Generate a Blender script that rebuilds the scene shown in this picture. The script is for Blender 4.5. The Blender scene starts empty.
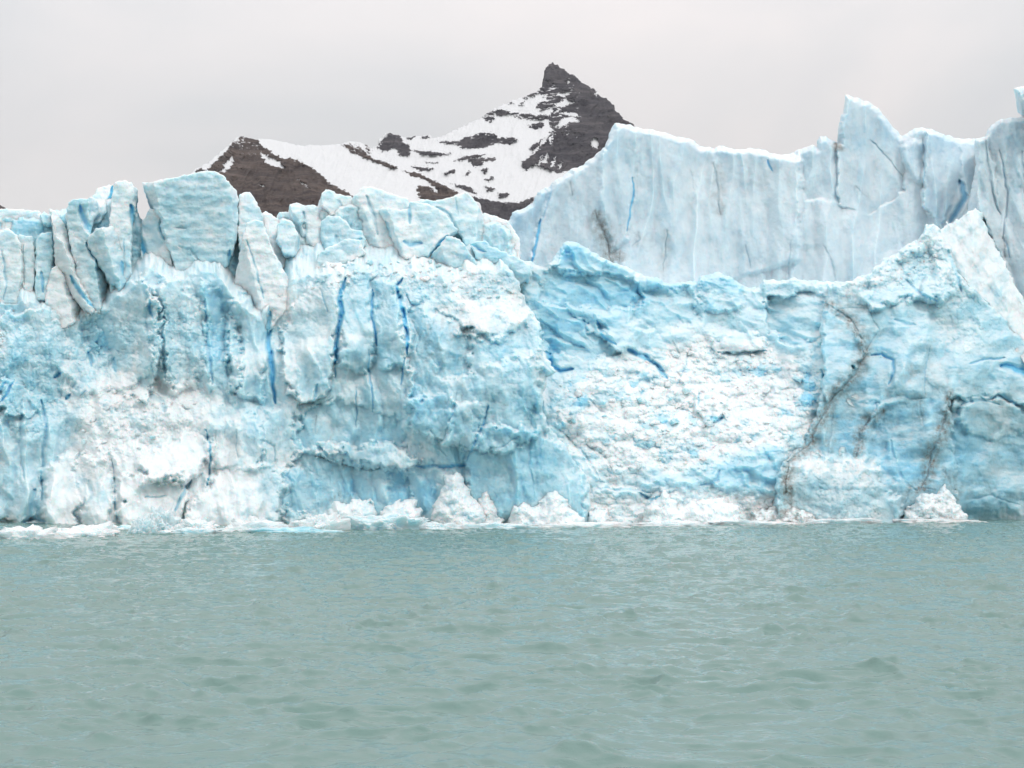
import bpy, math, random
import numpy as np
from mathutils import Vector

random.seed(7)
S = bpy.context.scene
COL = S.collection

# ------------------------------------------------------------------ camera
W, H, F = 1024, 768, 1400.0
HOR = 478.0                        # picture row of the horizon
CAM_H = 6.0                        # eye height on the boat deck
TH = math.atan((HOR - 384.0) / F)
CT, ST = math.cos(TH), math.sin(TH)

cam = bpy.data.cameras.new("camera")
cam.sensor_width = 36.0
cam.lens = 36.0 * F / W
cam.clip_start = 0.5
cam.clip_end = 60000
cam_o = bpy.data.objects.new("camera", cam)
cam_o.location = (0, 0, CAM_H)
cam_o.rotation_euler = (math.pi / 2 + TH, 0, 0)
COL.objects.link(cam_o)
S.camera = cam_o


def P(u, v, Y):
    """surveyed direction (u, v) at distance Y from the boat -> metres"""
    a = (np.asarray(u, float) - 512.0) / F
    b = -(np.asarray(v, float) - 384.0) / F
    dy = CT - b * ST
    dz = ST + b * CT
    s = np.asarray(Y, float) / dy
    return np.stack([a * s, s * dy, CAM_H + s * dz], -1)


# ------------------------------------------------------------------ noise
def _hash(ix, iy, seed):
    h = (ix.astype(np.int64) * 374761393 + iy.astype(np.int64) * 668265263 + seed * 1274126177) & 0xFFFFFFFF
    h = ((h ^ (h >> 13)) * 1103515245) & 0xFFFFFFFF
    h = ((h ^ (h >> 16)) * 2246822519) & 0xFFFFFFFF
    return h ^ (h >> 15)


def _rnd(ix, iy, seed):
    return (_hash(ix, iy, seed) & 0xFFFFFF) / float(0xFFFFFF)


def pn(x, y, seed=0):
    ix = np.floor(x); iy = np.floor(y)
    fx = x - ix; fy = y - iy
    ux = fx * fx * fx * (fx * (fx * 6 - 15) + 10)
    uy = fy * fy * fy * (fy * (fy * 6 - 15) + 10)
    def g(dx, dy):
        a = _rnd(ix + dx, iy + dy, seed) * 2 * np.pi
        return np.cos(a) * (fx - dx) + np.sin(a) * (fy - dy)
    a = g(0, 0); b = g(1, 0); c = g(0, 1); d = g(1, 1)
    return 1.5 * ((a * (1 - ux) + b * ux) * (1 - uy) + (c * (1 - ux) + d * ux) * uy)


def fbm(x, y, octv=4, seed=0, gain=0.5):
    r = 0; a = 1.0
    for i in range(octv):
        r = r + a * pn(x * 2 ** i, y * 2 ** i, seed + i * 17)
        a *= gain
    return r


def ridged(x, y, octv=4, seed=0, gain=0.5):
    r = 0; a = 1.0
    for i in range(octv):
        r = r + a * (1 - 2 * np.abs(pn(x * 2 ** i, y * 2 ** i, seed + i * 17)))
        a *= gain
    return r


def worley(x, y, seed=0):
    ix = np.floor(x); iy = np.floor(y)
    f1 = np.full(x.shape, 9.0); f2 = np.full(x.shape, 9.0)
    bx = np.zeros_like(x); by = np.zeros_like(x)
    cx = np.zeros_like(x); cy = np.zeros_like(x)
    for dx in (-1, 0, 1):
        for dy in (-1, 0, 1):
            jx = ix + dx; jy = iy + dy
            px = jx + 0.1 + 0.8 * _rnd(jx, jy, seed); py = jy + 0.1 + 0.8 * _rnd(jx, jy, seed + 5)
            ddx = x - px; ddy = y - py
            d = np.sqrt(ddx * ddx + ddy * ddy)
            n = d < f1
            f2 = np.where(n, f1, np.minimum(f2, d))
            f1 = np.where(n, d, f1)
            bx = np.where(n, ddx, bx); by = np.where(n, ddy, by)
            cx = np.where(n, jx, cx); cy = np.where(n, jy, cy)
    r = [_rnd(cx, cy, seed + 11 + k) for k in range(4)]
    return f1, f2, bx, by, r


def facet(u, v, su, sv, seed, jump=1.0, tilt=1.0, slant=0.0, warp=0.22):
    """broken-ice relief: leaning wedge-shaped chunks that meet in crisp creases"""
    x0 = (u + slant * v) / su; y0 = v / sv
    x = x0 + warp * fbm(x0 * 1.7, y0 * 1.7, 3, seed + 100); y = y0 + warp * fbm(x0 * 1.7 + 9, y0 * 1.7, 3, seed + 200)
    ix = np.floor(x); iy = np.floor(y)
    best = np.full(x.shape, 99.0); second = np.full(x.shape, 99.0); rr = np.zeros(x.shape)
    for dx in (-1, 0, 1):
        for dy in (-1, 0, 1):
            jx = ix + dx; jy = iy + dy
            ex = x - (jx + 0.1 + 0.8 * _rnd(jx, jy, seed)); ey = y - (jy + 0.1 + 0.8 * _rnd(jx, jy, seed + 5))
            r0 = _rnd(jx, jy, seed + 11); r1 = _rnd(jx, jy, seed + 12); r2 = _rnd(jx, jy, seed + 13)
            th = r1 * 3.1416; c = np.cos(th); sn = np.sin(th)
            p = np.abs(ex * c + ey * sn); q = np.abs(-ex * sn + ey * c)
            h = 0.9 * jump * r0 + tilt * (1.15 * np.maximum(p, .55 * q) + .45 * (ex * ex + ey * ey) + (r2 - .5) * .9 * ex + (r1 - .5) * .9 * ey)
            n = h < best
            second = np.where(n, best, np.minimum(second, h)); best = np.where(n, h, best); rr = np.where(n, _rnd(jx, jy, seed + 14), rr)
    k = .45 * tilt + 1e-6
    best = best - np.maximum(k - (second - best), 0) ** 2 / (4 * k)
    return best - .33 * jump - .40 * tilt, (second - best) / max(tilt, .05), rr


def lumps(u, v, su, sv, seed, warp=0.3):
    """crumbled ice: rounded chunks of uneven size standing proud of each other"""
    x = u / su; y = v / sv
    wx = x + warp * fbm(x * 1.3, y * 1.3, 2, seed + 100); wy = y + warp * fbm(x * 1.3 + 9, y * 1.3, 2, seed + 200)
    f1, f2, dx, dy, r = worley(wx, wy, seed)
    e = f2 - f1
    return -(0.35 + 0.9 * r[0]) * np.clip(1.15 - 1.5 * f1 * f1, 0, 2) * np.clip(e / .22, 0, 1) ** .5 + .55 + (r[1] - .5) * .9 * dx + (r[2] - .5) * 1.1 * dy, e, r[3]


def sstep(a, b, x):
    t = np.clip((x - a) / (b - a), 0, 1)
    return t * t * (3 - 2 * t)


# ------------------------------------------------------------------ traced shapes
def polysdf(pts, u, v):
    """signed distance, positive inside"""
    p = np.asarray(pts, float)
    q = np.roll(p, -1, 0)
    d2 = np.full(u.shape, 1e12); ins = np.zeros(u.shape, bool)
    for (x0, y0), (x1, y1) in zip(p, q):
        ex, ey = x1 - x0, y1 - y0
        L = ex * ex + ey * ey + 1e-9
        t = np.clip(((u - x0) * ex + (v - y0) * ey) / L, 0, 1)
        d2 = np.minimum(d2, (u - x0 - t * ex) ** 2 + (v - y0 - t * ey) ** 2)
        c = ((y0 > v) != (y1 > v))
        xi = x0 + (v - y0) * ex / (ey if abs(ey) > 1e-9 else 1e-9)
        ins ^= c & (u < xi)
    d = np.sqrt(d2)
    return np.where(ins, d, -d)


def boxed(pts, m, u, v):
    p = np.asarray(pts, float)
    return (u > p[:, 0].min() - m) & (u < p[:, 0].max() + m) & (v > p[:, 1].min() - m) & (v < p[:, 1].max() + m)


def polym(pts, u, v, feather=2.0):
    """0..1 membership of a traced patch"""
    out = np.zeros(u.shape)
    k = boxed(pts, feather + 1, u, v)
    if k.any():
        out[k] = sstep(-feather, feather, polysdf(pts, u[k], v[k]))
    return out


def linem(pts, u, v, w, pw=1.0):
    """0..1 closeness to a traced crack, narrowing to its ends"""
    out = np.zeros(u.shape)
    k = boxed(pts, w * 2 + 1, u, v)
    if not k.any():
        return out
    uu, vv = u[k], v[k]
    p = np.asarray(pts, float)
    seg = np.sqrt(((p[1:] - p[:-1]) ** 2).sum(1)); tot = seg.sum(); acc = 0.0
    best = np.full(uu.shape, 1e9)
    for i in range(len(p) - 1):
        (x0, y0), (x1, y1) = p[i], p[i + 1]
        ex, ey = x1 - x0, y1 - y0
        t = np.clip(((uu - x0) * ex + (vv - y0) * ey) / (ex * ex + ey * ey + 1e-9), 0, 1)
        d = np.hypot(uu - x0 - t * ex, vv - y0 - t * ey)
        s = (acc + t * seg[i]) / tot
        best = np.minimum(best, d / (0.3 + 0.7 * np.sqrt(np.clip(4 * s * (1 - s), 0, 1))))
        acc += seg[i]
    out[k] = np.clip(1.35 * (1 - best / w), 0, 1) ** pw
    return out


def blob(u, v, cx, cy, rx, ry, rot=0.0):
    c, s = math.cos(math.radians(rot)), math.sin(math.radians(rot))
    x = ((u - cx) * c + (v - cy) * s) / rx; y = (-(u - cx) * s + (v - cy) * c) / ry
    return np.exp(-(x * x + y * y))


def smooth_field(ctrl, u, v, sig):
    num = np.zeros(u.shape); den = np.full(u.shape, 1e-9)
    for cu, cv, cd in ctrl:
        w = np.exp(-((u - cu) ** 2 + (v - cv) ** 2) / (2 * sig * sig)) + 1e-7 / (1 + ((u - cu) ** 2 + (v - cv) ** 2) / 1e4)
        num += w * cd; den += w
    return num / den


# ------------------------------------------------------------------ objects
def tag(o, label=None, cat=None, group=None, kind=None):
    if label: o['label'] = label
    if cat: o['category'] = cat
    if group: o['group'] = group
    if kind: o['kind'] = kind
    return o


def empty(name, loc, label, cat, group=None):
    o = bpy.data.objects.new(name, None)
    o.location = loc; o.empty_display_size = 2
    COL.objects.link(o)
    return tag(o, label, cat, group)


def link_mesh(name, me, mat, parent=None, origin=None):
    me.materials.append(mat)
    o = bpy.data.objects.new(name, me)
    COL.objects.link(o)
    if parent is not None:
        o.parent = parent
    elif origin is not None:
        o.location = origin
    return o


def raw_mesh(name, co, quads=None, tris=None, attrs=None, smooth=True):
    me = bpy.data.meshes.new(name)
    nq = 0 if quads is None else len(quads); nt = 0 if tris is None else len(tris)
    loops = []
    if nq: loops.append(np.asarray(quads).reshape(-1))
    if nt: loops.append(np.asarray(tris).reshape(-1))
    lo = np.concatenate(loops).astype(np.int32)
    me.vertices.add(len(co)); me.vertices.foreach_set("co", np.asarray(co, np.float32).reshape(-1))
    me.loops.add(len(lo)); me.loops.foreach_set("vertex_index", lo)
    st = np.concatenate([np.arange(nq) * 4, nq * 4 + np.arange(nt) * 3]).astype(np.int32)
    me.polygons.add(nq + nt); me.polygons.foreach_set("loop_start", st)
    me.update(calc_edges=True)
    me.polygons.foreach_set("use_smooth", np.full(nq + nt, smooth, bool))
    for k, a in (attrs or {}).items():
        at = me.attributes.new(k, 'FLOAT', 'POINT'); at.data.foreach_set("value", np.asarray(a, np.float32))
    me.validate()
    return me


def slab(name, poly, fn, mat, parent=None, step=0.8, thick=12.0, jag=0.8, jsc=7.0, bevel=(2.0, 4.0), seed=1, open_bottom=None, origin=None, drop=0.0, side_blue=0.0):
    """a solid mass of ice or rock: traced outline at its real distance, relief from fn, sides going back into the depth"""
    p = np.asarray(poly, float)
    u0, v0 = p.min(0) - 3; u1, v1 = p.max(0) + 3
    uu = np.arange(u0, u1, step); vv = np.arange(v0, v1, step)
    U, V = np.meshgrid(uu, vv)
    def sd(a, b):
        ja = jag * fbm(a / jsc, b / jsc, 4, seed + 31); jb = jag * fbm(a / jsc + 40, b / jsc, 4, seed + 57)
        return polysdf(poly, a + ja, b + jb)
    s = sd(U, V)
    keep = s > -0.55 * step
    q = keep[:-1, :-1] & keep[1:, :-1] & keep[:-1, 1:] & keep[1:, 1:]
    used = np.zeros(keep.shape, bool)
    used[:-1, :-1] |= q; used[1:, :-1] |= q; used[:-1, 1:] |= q; used[1:, 1:] |= q
    full = np.zeros(keep.shape, bool)
    qp = np.pad(q, 1)
    full = qp[:-1, :-1] & qp[1:, :-1] & qp[:-1, 1:] & qp[1:, 1:]
    edge = used & ~full
    # pull the rim onto the outline
    eu, ev = U[edge], V[edge]
    for _ in range(2):
        h = 0.25
        e0 = sd(eu, ev); gx = (sd(eu + h, ev) - sd(eu - h, ev)) / (2 * h); gy = (sd(eu, ev + h) - sd(eu, ev - h)) / (2 * h)
        gl = gx * gx + gy * gy + 1e-6
        k = np.clip(e0, -0.7 * step, 0.7 * step) / np.maximum(gl, 0.3)
        eu = eu - k * gx; ev = ev - k * gy
    U[edge] = eu; V[edge] = ev
    idx = -np.ones(keep.shape, np.int64); idx[used] = np.arange(used.sum())
    pu, pv = U[used], V[used]
    ps = np.maximum(s[used], 0); ps[edge[used]] = 0
    D, blue, dirt, snow = fn(pu, pv)
    if bevel:
        t = np.clip(1 - ps / bevel[1], 0, 1)
        D = D + bevel[0] * t ** 2.2
    co = P(pu, pv, D)
    a, b, c, d = idx[:-1, :-1][q], idx[:-1, 1:][q], idx[1:, 1:][q], idx[1:, :-1][q]
    quads = [np.stack([a, d, c, b], 1)]
    # boundary edges, going round the outline
    qq = np.pad(q, 1)
    H0 = qq[:-1, 1:-1]; H1 = qq[1:, 1:-1]            # horizontal edges: quad above / below
    V0 = qq[1:-1, :-1]; V1 = qq[1:-1, 1:]
    be = []
    m = H1 & ~H0; be.append(np.stack([idx[:, :-1][m], idx[:, 1:][m]], 1))
    m = H0 & ~H1; be.append(np.stack([idx[:, 1:][m], idx[:, :-1][m]], 1))
    m = V1 & ~V0; be.append(np.stack([idx[1:, :][m], idx[:-1, :][m]], 1))
    m = V0 & ~V1; be.append(np.stack([idx[:-1, :][m], idx[1:, :][m]], 1))
    be = np.concatenate(be)
    if open_bottom is not None:
        be = be[(pv[be[:, 0]] < open_bottom) | (pv[be[:, 1]] < open_bottom)]
    bv = np.unique(be); remap = -np.ones(len(pu), np.int64); remap[bv] = np.arange(len(bv))
    att = [blue, dirt, snow]
    allco = [co]; atts = [[x] for x in att]
    prev = bv; K = 5; base = len(pu)
    sc = float(np.mean(D)) / 190.0
    for k in range(1, K + 1):
        f = (k / K) ** 1.6
        c2 = co[bv].copy()
        c2[:, 0] += thick * f * co[bv][:, 0] / co[bv][:, 1]
        c2[:, 0] += (co[:, 0].mean() - co[bv][:, 0]) * .12 * f
        c2[:, 1] += thick * f
        c2[:, 2] -= drop * f
        n = 0.25 * sc
        c2[:, 0] += n * fbm(c2[:, 1] * 0.7 / sc + 3, co[bv][:, 2] * 0.7 / sc, 3, seed + 3)
        c2[:, 2] -= np.abs(n * fbm(c2[:, 1] * 0.7 / sc, co[bv][:, 0] * 0.7 / sc, 3, seed + 4))
        allco.append(c2)
        for j, (x, y) in enumerate(zip(atts, att)): x.append(np.maximum(y[bv], side_blue * f ** .5) if j == 0 else y[bv])
        cur = base + np.arange(len(bv))
        i0 = remap[be[:, 0]]; i1 = remap[be[:, 1]]
        quads.append(np.stack([prev[i0], prev[i1], cur[i1], cur[i0]], 1))
        prev = cur; base += len(bv)
    allco = np.concatenate(allco)
    org = np.zeros(3)
    if parent is not None: org = np.array(parent.location)
    elif origin is not None: org = np.array(origin)
    me = raw_mesh(name, allco - org, quads=np.concatenate(quads),
                  attrs={'blue': np.concatenate(atts[0]), 'dirt': np.concatenate(atts[1]), 'snow': np.concatenate(atts[2])})
    return link_mesh(name, me, mat, parent, origin)


# ------------------------------------------------------------------ materials
def nodes_of(name):
    m = bpy.data.materials.new(name); m.use_nodes = True
    nt = m.node_tree; nt.nodes.clear()
    return m, nt, lambda t, **kw: _nd(nt, t, kw)


def _nd(nt, t, kw):
    n = nt.nodes.new(t)
    for k, v in kw.items():
        if k.startswith('i_'):
            key = k[2:]
            n.inputs[int(key) if key.isdigit() else key.replace('_', ' ')].default_value = v
        else:
            setattr(n, k, v)
    return n


def mathn(nt, op, a, b=None, clamp=False):
    n = nt.nodes.new('ShaderNodeMath'); n.operation = op; n.use_clamp = clamp
    for i, x in enumerate((a, b)):
        if x is None: continue
        if isinstance(x, (int, float)): n.inputs[i].default_value = x
        else: nt.links.new(x, n.inputs[i])
    return n.outputs[0]


def mixc(nt, fac, a, b):
    n = nt.nodes.new('ShaderNodeMix'); n.data_type = 'RGBA'
    for i, x in ((0, fac), (6, a), (7, b)):
        if isinstance(x, (int, float)): n.inputs[i].default_value = x
        elif isinstance(x, tuple): n.inputs[i].default_value = (*x, 1)
        else: nt.links.new(x, n.inputs[i])
    return n.outputs[2]


def ramp(nt, fac, stops):
    n = nt.nodes.new('ShaderNodeValToRGB')
    while len(n.color_ramp.elements) < len(stops): n.color_ramp.elements.new(0.5)
    for e, (p, c) in zip(n.color_ramp.elements, stops):
        e.position = p; e.color = (*c, 1) if isinstance(c, tuple) else (c, c, c, 1)
    nt.links.new(fac, n.inputs[0])
    return n.outputs[0]


def noise(nt, vec, scale, detail=6, rough=0.55, dist=0.0, lac=2.0):
    n = nt.nodes.new('ShaderNodeTexNoise')
    n.inputs['Scale'].default_value = scale; n.inputs['Detail'].default_value = detail
    n.inputs['Roughness'].default_value = rough; n.inputs['Distortion'].default_value = dist
    nt.links.new(vec, n.inputs['Vector'])
    return n.outputs['Fac']


def ice_material(name, white=(0.80, 0.86, 0.875), pale=(0.57, 0.745, 0.80), mid=(0.40, 0.665, 0.765), deep=(0.15, 0.56, 0.83), bump=0.45, fine=1.0, attr=True, blue0=0.2, sss=0.9):
    m, nt, N = nodes_of(name)
    L = nt.links.new
    out = N('ShaderNodeOutputMaterial'); bs = N('ShaderNodeBsdfPrincipled')
    L(bs.outputs[0], out.inputs[0])
    geo = N('ShaderNodeNewGeometry')
    pos = geo.outputs['Position']
    mp = N('ShaderNodeMapping'); mp.inputs['Scale'].default_value = (1, 1, 0.55); L(pos, mp.inputs[0])
    n1 = noise(nt, mp.outputs[0], 0.22, 4, 0.6, 0.3)
    n2 = noise(nt, pos, 1.1, 5, 0.62, 0.2)
    n3 = noise(nt, pos, 4.0 * fine, 3, 0.65)
    if attr:
        ab = N('ShaderNodeAttribute', attribute_name='blue').outputs['Fac']
        ad = N('ShaderNodeAttribute', attribute_name='dirt').outputs['Fac']
        asn = N('ShaderNodeAttribute', attribute_name='snow').outputs['Fac']
    else:
        v = N('ShaderNodeValue'); v.outputs[0].default_value = blue0; ab = v.outputs[0]
        oi = N('ShaderNodeObjectInfo')
        ab = mathn(nt, 'ADD', ab, mathn(nt, 'MULTIPLY', mathn(nt, 'SUBTRACT', oi.outputs['Random'], 0.5), 0.3))
        v2 = N('ShaderNodeValue'); v2.outputs[0].default_value = 0.0; ad = v2.outputs[0]
        v3 = N('ShaderNodeValue'); v3.outputs[0].default_value = 0.3; asn = v3.outputs[0]
    # bubbly white ice against dense blue ice
    f = mathn(nt, 'ADD', ab, mathn(nt, 'MULTIPLY', mathn(nt, 'SUBTRACT', n1, 0.5), 0.55))
    f = mathn(nt, 'ADD', f, mathn(nt, 'MULTIPLY', mathn(nt, 'SUBTRACT', n2, 0.5), 0.45))
    f = mathn(nt, 'SUBTRACT', f, mathn(nt, 'MULTIPLY', asn, 0.25), True)
    c = ramp(nt, f, [(0.0, white), (0.20, pale), (0.44, mid), (0.75, tuple(0.5 * (a + b) for a, b in zip(mid, deep))), (1.0, deep)])
    # snow and frost lying on faces that look up
    sx = N('ShaderNodeSeparateXYZ'); L(geo.outputs['Normal'], sx.inputs[0])
    up = mathn(nt, 'ADD', sx.outputs[2], mathn(nt, 'MULTIPLY', mathn(nt, 'SUBTRACT', n2, 0.5), 0.8))
    up = ramp(nt, up, [(0.42, 0.0), (0.80, 0.6)])
    up = mathn(nt, 'MULTIPLY', up, mathn(nt, 'SUBTRACT', 1.15, ab, True))
    c = mixc(nt, up, c, (0.83, 0.87, 0.88))
    # grit
    dm = mathn(nt, 'MULTIPLY', ad, ramp(nt, n3, [(0.32, 0.45), (0.62, 1.0)]))
    spk = noise(nt, pos, 2.6, 4, 0.8)
    spk = mathn(nt, 'MULTIPLY', ramp(nt, spk, [(0.70, 0.0), (0.76, 1.0)]), 0.02)
    dm = mathn(nt, 'MAXIMUM', dm, spk, True)
    c = mixc(nt, dm, c, (0.21, 0.18, 0.15))
    L(c, bs.inputs['Base Color'])
    bs.inputs['Roughness'].default_value = 0.55
    bs.inputs['Specular IOR Level'].default_value = 0.25
    bs.subsurface_method = 'RANDOM_WALK'
    bs.inputs['Subsurface Weight'].default_value = sss
    bs.inputs['Subsurface Radius'].default_value = (0.55, 0.9, 1.0)
    bs.inputs['Subsurface Scale'].default_value = 1.3
    bs.inputs['IOR'].default_value = 1.31
    h = mathn(nt, 'ADD', mathn(nt, 'MULTIPLY', n2, 1.1), mathn(nt, 'MULTIPLY', n3, 0.35))
    bp = N('ShaderNodeBump'); bp.inputs['Strength'].default_value = bump; bp.inputs['Distance'].default_value = 0.35
    L(h, bp.inputs['Height']); L(bp.outputs[0], bs.inputs['Normal'])
    return m


ICE = ice_material('glacier_ice')
WALL = ice_material('pale_wall_ice', white=(0.65, 0.745, 0.79), pale=(0.545, 0.68, 0.75), mid=(0.40, 0.60, 0.72), bump=0.35)
BLOCK = ice_material('broken_ice', white=(0.80, 0.865, 0.88), pale=(0.62, 0.77, 0.815), mid=(0.42, 0.68, 0.77), attr=False, blue0=0.12, bump=0.5, fine=1.4)
BLUEBLOCK = ice_material('blue_broken_ice', attr=False, blue0=0.38, bump=0.5, fine=1.4)


def mountain_material():
    m, nt, N = nodes_of('mountain_rock_and_snow')
    L = nt.links.new
    out = N('ShaderNodeOutputMaterial'); bs = N('ShaderNodeBsdfPrincipled'); L(bs.outputs[0], out.inputs[0])
    geo = N('ShaderNodeNewGeometry'); pos = geo.outputs['Position']
    rock = N('ShaderNodeAttribute', attribute_name='dirt').outputs['Fac']
    tint = N('ShaderNodeAttribute', attribute_name='blue').outputs['Fac']
    mp = N('ShaderNodeMapping'); mp.inputs['Rotation'].default_value = (0, math.radians(-35), 0); mp.inputs['Scale'].default_value = (0.25, 1, 1.6); L(pos, mp.inputs[0])
    n1 = noise(nt, mp.outputs[0], 0.012, 8, 0.7)
    n2 = noise(nt, pos, 0.07, 5, 0.75)
    n3 = noise(nt, mp.outputs[0], 0.05, 6, 0.7)
    n1 = mathn(nt, 'ADD', mathn(nt, 'MULTIPLY', n1, 0.55), mathn(nt, 'MULTIPLY', n3, 0.45))
    cold = ramp(nt, n1, [(0.40, (0.018, 0.018, 0.027)), (0.5, (0.040, 0.039, 0.049)), (0.60, (0.090, 0.086, 0.092))])
    warm = ramp(nt, n1, [(0.40, (0.026, 0.020, 0.022)), (0.5, (0.060, 0.044, 0.039)), (0.60, (0.115, 0.088, 0.076))])
    rc = mixc(nt, tint, cold, warm)
    e = mathn(nt, 'ADD', rock, mathn(nt, 'MULTIPLY', mathn(nt, 'SUBTRACT', n2, 0.5), 1.9))
    e = mathn(nt, 'ADD', e, mathn(nt, 'MULTIPLY', mathn(nt, 'SUBTRACT', n3, 0.5), 0.7))
    e = ramp(nt, e, [(0.42, 0.0), (0.50, 1.0)])
    c = mixc(nt, e, mixc(nt, n2, (0.58, 0.59, 0.61), (0.74, 0.735, 0.73)), rc)
    L(c, bs.inputs['Base Color']); bs.inputs['Roughness'].default_value = 0.9; bs.inputs['Specular IOR Level'].default_value = 0.1
    bp = N('ShaderNodeBump'); bp.inputs['Strength'].default_value = 0.35; bp.inputs['Distance'].default_value = 10.0
    L(mathn(nt, 'MULTIPLY', n1, e), bp.inputs['Height']); L(bp.outputs[0], bs.inputs['Normal'])
    return m


def water_material():
    m, nt, N = nodes_of('glacial_lake_water')
    L = nt.links.new
    out = N('ShaderNodeOutputMaterial'); bs = N('ShaderNodeBsdfPrincipled'); L(bs.outputs[0], out.inputs[0])
    geo = N('ShaderNodeNewGeometry'); pos = geo.outputs['Position']
    n1 = noise(nt, pos, 0.03, 4, 0.6)
    c = ramp(nt, n1, [(0.3, (0.148, 0.243, 0.217)), (0.7, (0.164, 0.258, 0.236))])
    L(c, bs.inputs['Base Color'])
    bs.inputs['Roughness'].default_value = 0.06; bs.inputs['IOR'].default_value = 1.333
    mp = N('ShaderNodeMapping'); mp.inputs['Scale'].default_value = (0.7, 1.0, 1.0); mp.inputs['Rotation'].default_value = (0, 0, 0.2); L(pos, mp.inputs[0])
    h = mathn(nt, 'ADD', mathn(nt, 'MULTIPLY', noise(nt, mp.outputs[0], 1.6, 5, 0.62, 0.4), 1.0), mathn(nt, 'MULTIPLY', noise(nt, mp.outputs[0], 7.0, 4, 0.6), 0.22))
    bp = N('ShaderNodeBump'); bp.inputs['Strength'].default_value = 0.6; bp.inputs['Distance'].default_value = 0.09
    L(h, bp.inputs['Height']); L(bp.outputs[0], bs.inputs['Normal'])
    return m


MOUNT = mountain_material()
WATER = water_material()

# ------------------------------------------------------------------ sky and sun
SUN_EL, SUN_AZ = 46.0, 146.0       # high behind the boat's right shoulder, veiled by cloud
wd = bpy.data.worlds.new("World"); S.world = wd; wd.use_nodes = True
nt = wd.node_tree; nt.nodes.clear(); L = nt.links.new
N = lambda t, **kw: _nd(nt, t, kw)
wo = N('ShaderNodeOutputWorld'); bg = N('ShaderNodeBackground'); L(bg.outputs[0], wo.inputs[0])
bg.inputs[1].default_value = 0.1
sky = N('ShaderNodeTexSky'); sky.sky_type = 'NISHITA'; sky.sun_disc = False
sky.sun_elevation = math.radians(SUN_EL); sky.sun_rotation = math.radians(SUN_AZ)
tc = N('ShaderNodeTexCoord'); sx = N('ShaderNodeSeparateXYZ'); L(tc.outputs['Generated'], sx.inputs[0])
mp = N('ShaderNodeMapping'); mp.inputs['Scale'].default_value = (1, 1, 2.2); L(tc.outputs['Generated'], mp.inputs[0])
cl = noise(nt, mp.outputs[0], 2.2, 5, 0.5, 0.4)
deck = ramp(nt, sx.outputs[2], [(0.0, (6.95, 6.9, 6.85)), (0.22, (6.7, 6.7, 6.75)), (0.45, (8.8, 8.9, 9.1)), (1.0, (13.0, 13.3, 13.7))])
shade = ramp(nt, cl, [(0.33, (0.90, 0.90, 0.925)), (0.50, (0.99, 0.985, 0.98)), (0.66, (1.13, 1.08, 1.055))])
mul = N('ShaderNodeMix', data_type='RGBA', blend_type='MULTIPLY'); mul.inputs[0].default_value = 1.0
L(deck, mul.inputs[6]); L(shade, mul.inputs[7])
gd = P(705, 105, 100.0) - np.array([0, 0, CAM_H]); gd = gd / np.linalg.norm(gd)
dt = N('ShaderNodeVectorMath', operation='DOT_PRODUCT'); nrm = N('ShaderNodeVectorMath', operation='NORMALIZE')
L(tc.outputs['Generated'], nrm.inputs[0]); L(nrm.outputs[0], dt.inputs[0]); dt.inputs[1].default_value = tuple(gd)
thin = ramp(nt, mathn(nt, 'ADD', dt.outputs['Value'], mathn(nt, 'MULTIPLY', mathn(nt, 'SUBTRACT', cl, 0.5), 0.02)), [(0.982, (1, 1, 1)), (0.9995, (1.10, 1.065, 1.05))])   # thinner, brighter cloud beside the peak
mul2 = N('ShaderNodeMix', data_type='RGBA', blend_type='MULTIPLY'); mul2.inputs[0].default_value = 1.0
L(mul.outputs[2], mul2.inputs[6]); L(thin, mul2.inputs[7])
L(mixc(nt, 0.93, sky.outputs[0], mul2.outputs[2]), bg.inputs[0])

sl = bpy.data.lights.new("sun", 'SUN'); sl.energy = 1.05; sl.angle = math.radians(12); sl.color = (1.0, 0.97, 0.93)
so = bpy.data.objects.new("sun", sl); COL.objects.link(so)
az, el = math.radians(SUN_AZ), math.radians(SUN_EL)
dirv = Vector((math.sin(az) * math.cos(el), math.cos(az) * math.cos(el), math.sin(el)))
so.rotation_euler = dirv.to_track_quat('Z', 'Y').to_euler(); so.location = (-60, -60, 150)

vs = S.view_settings
vs.view_transform = 'Standard'; vs.look = 'None'; vs.gamma = 1.0; vs.use_curve_mapping = False; vs.exposure = 0.17

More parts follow.
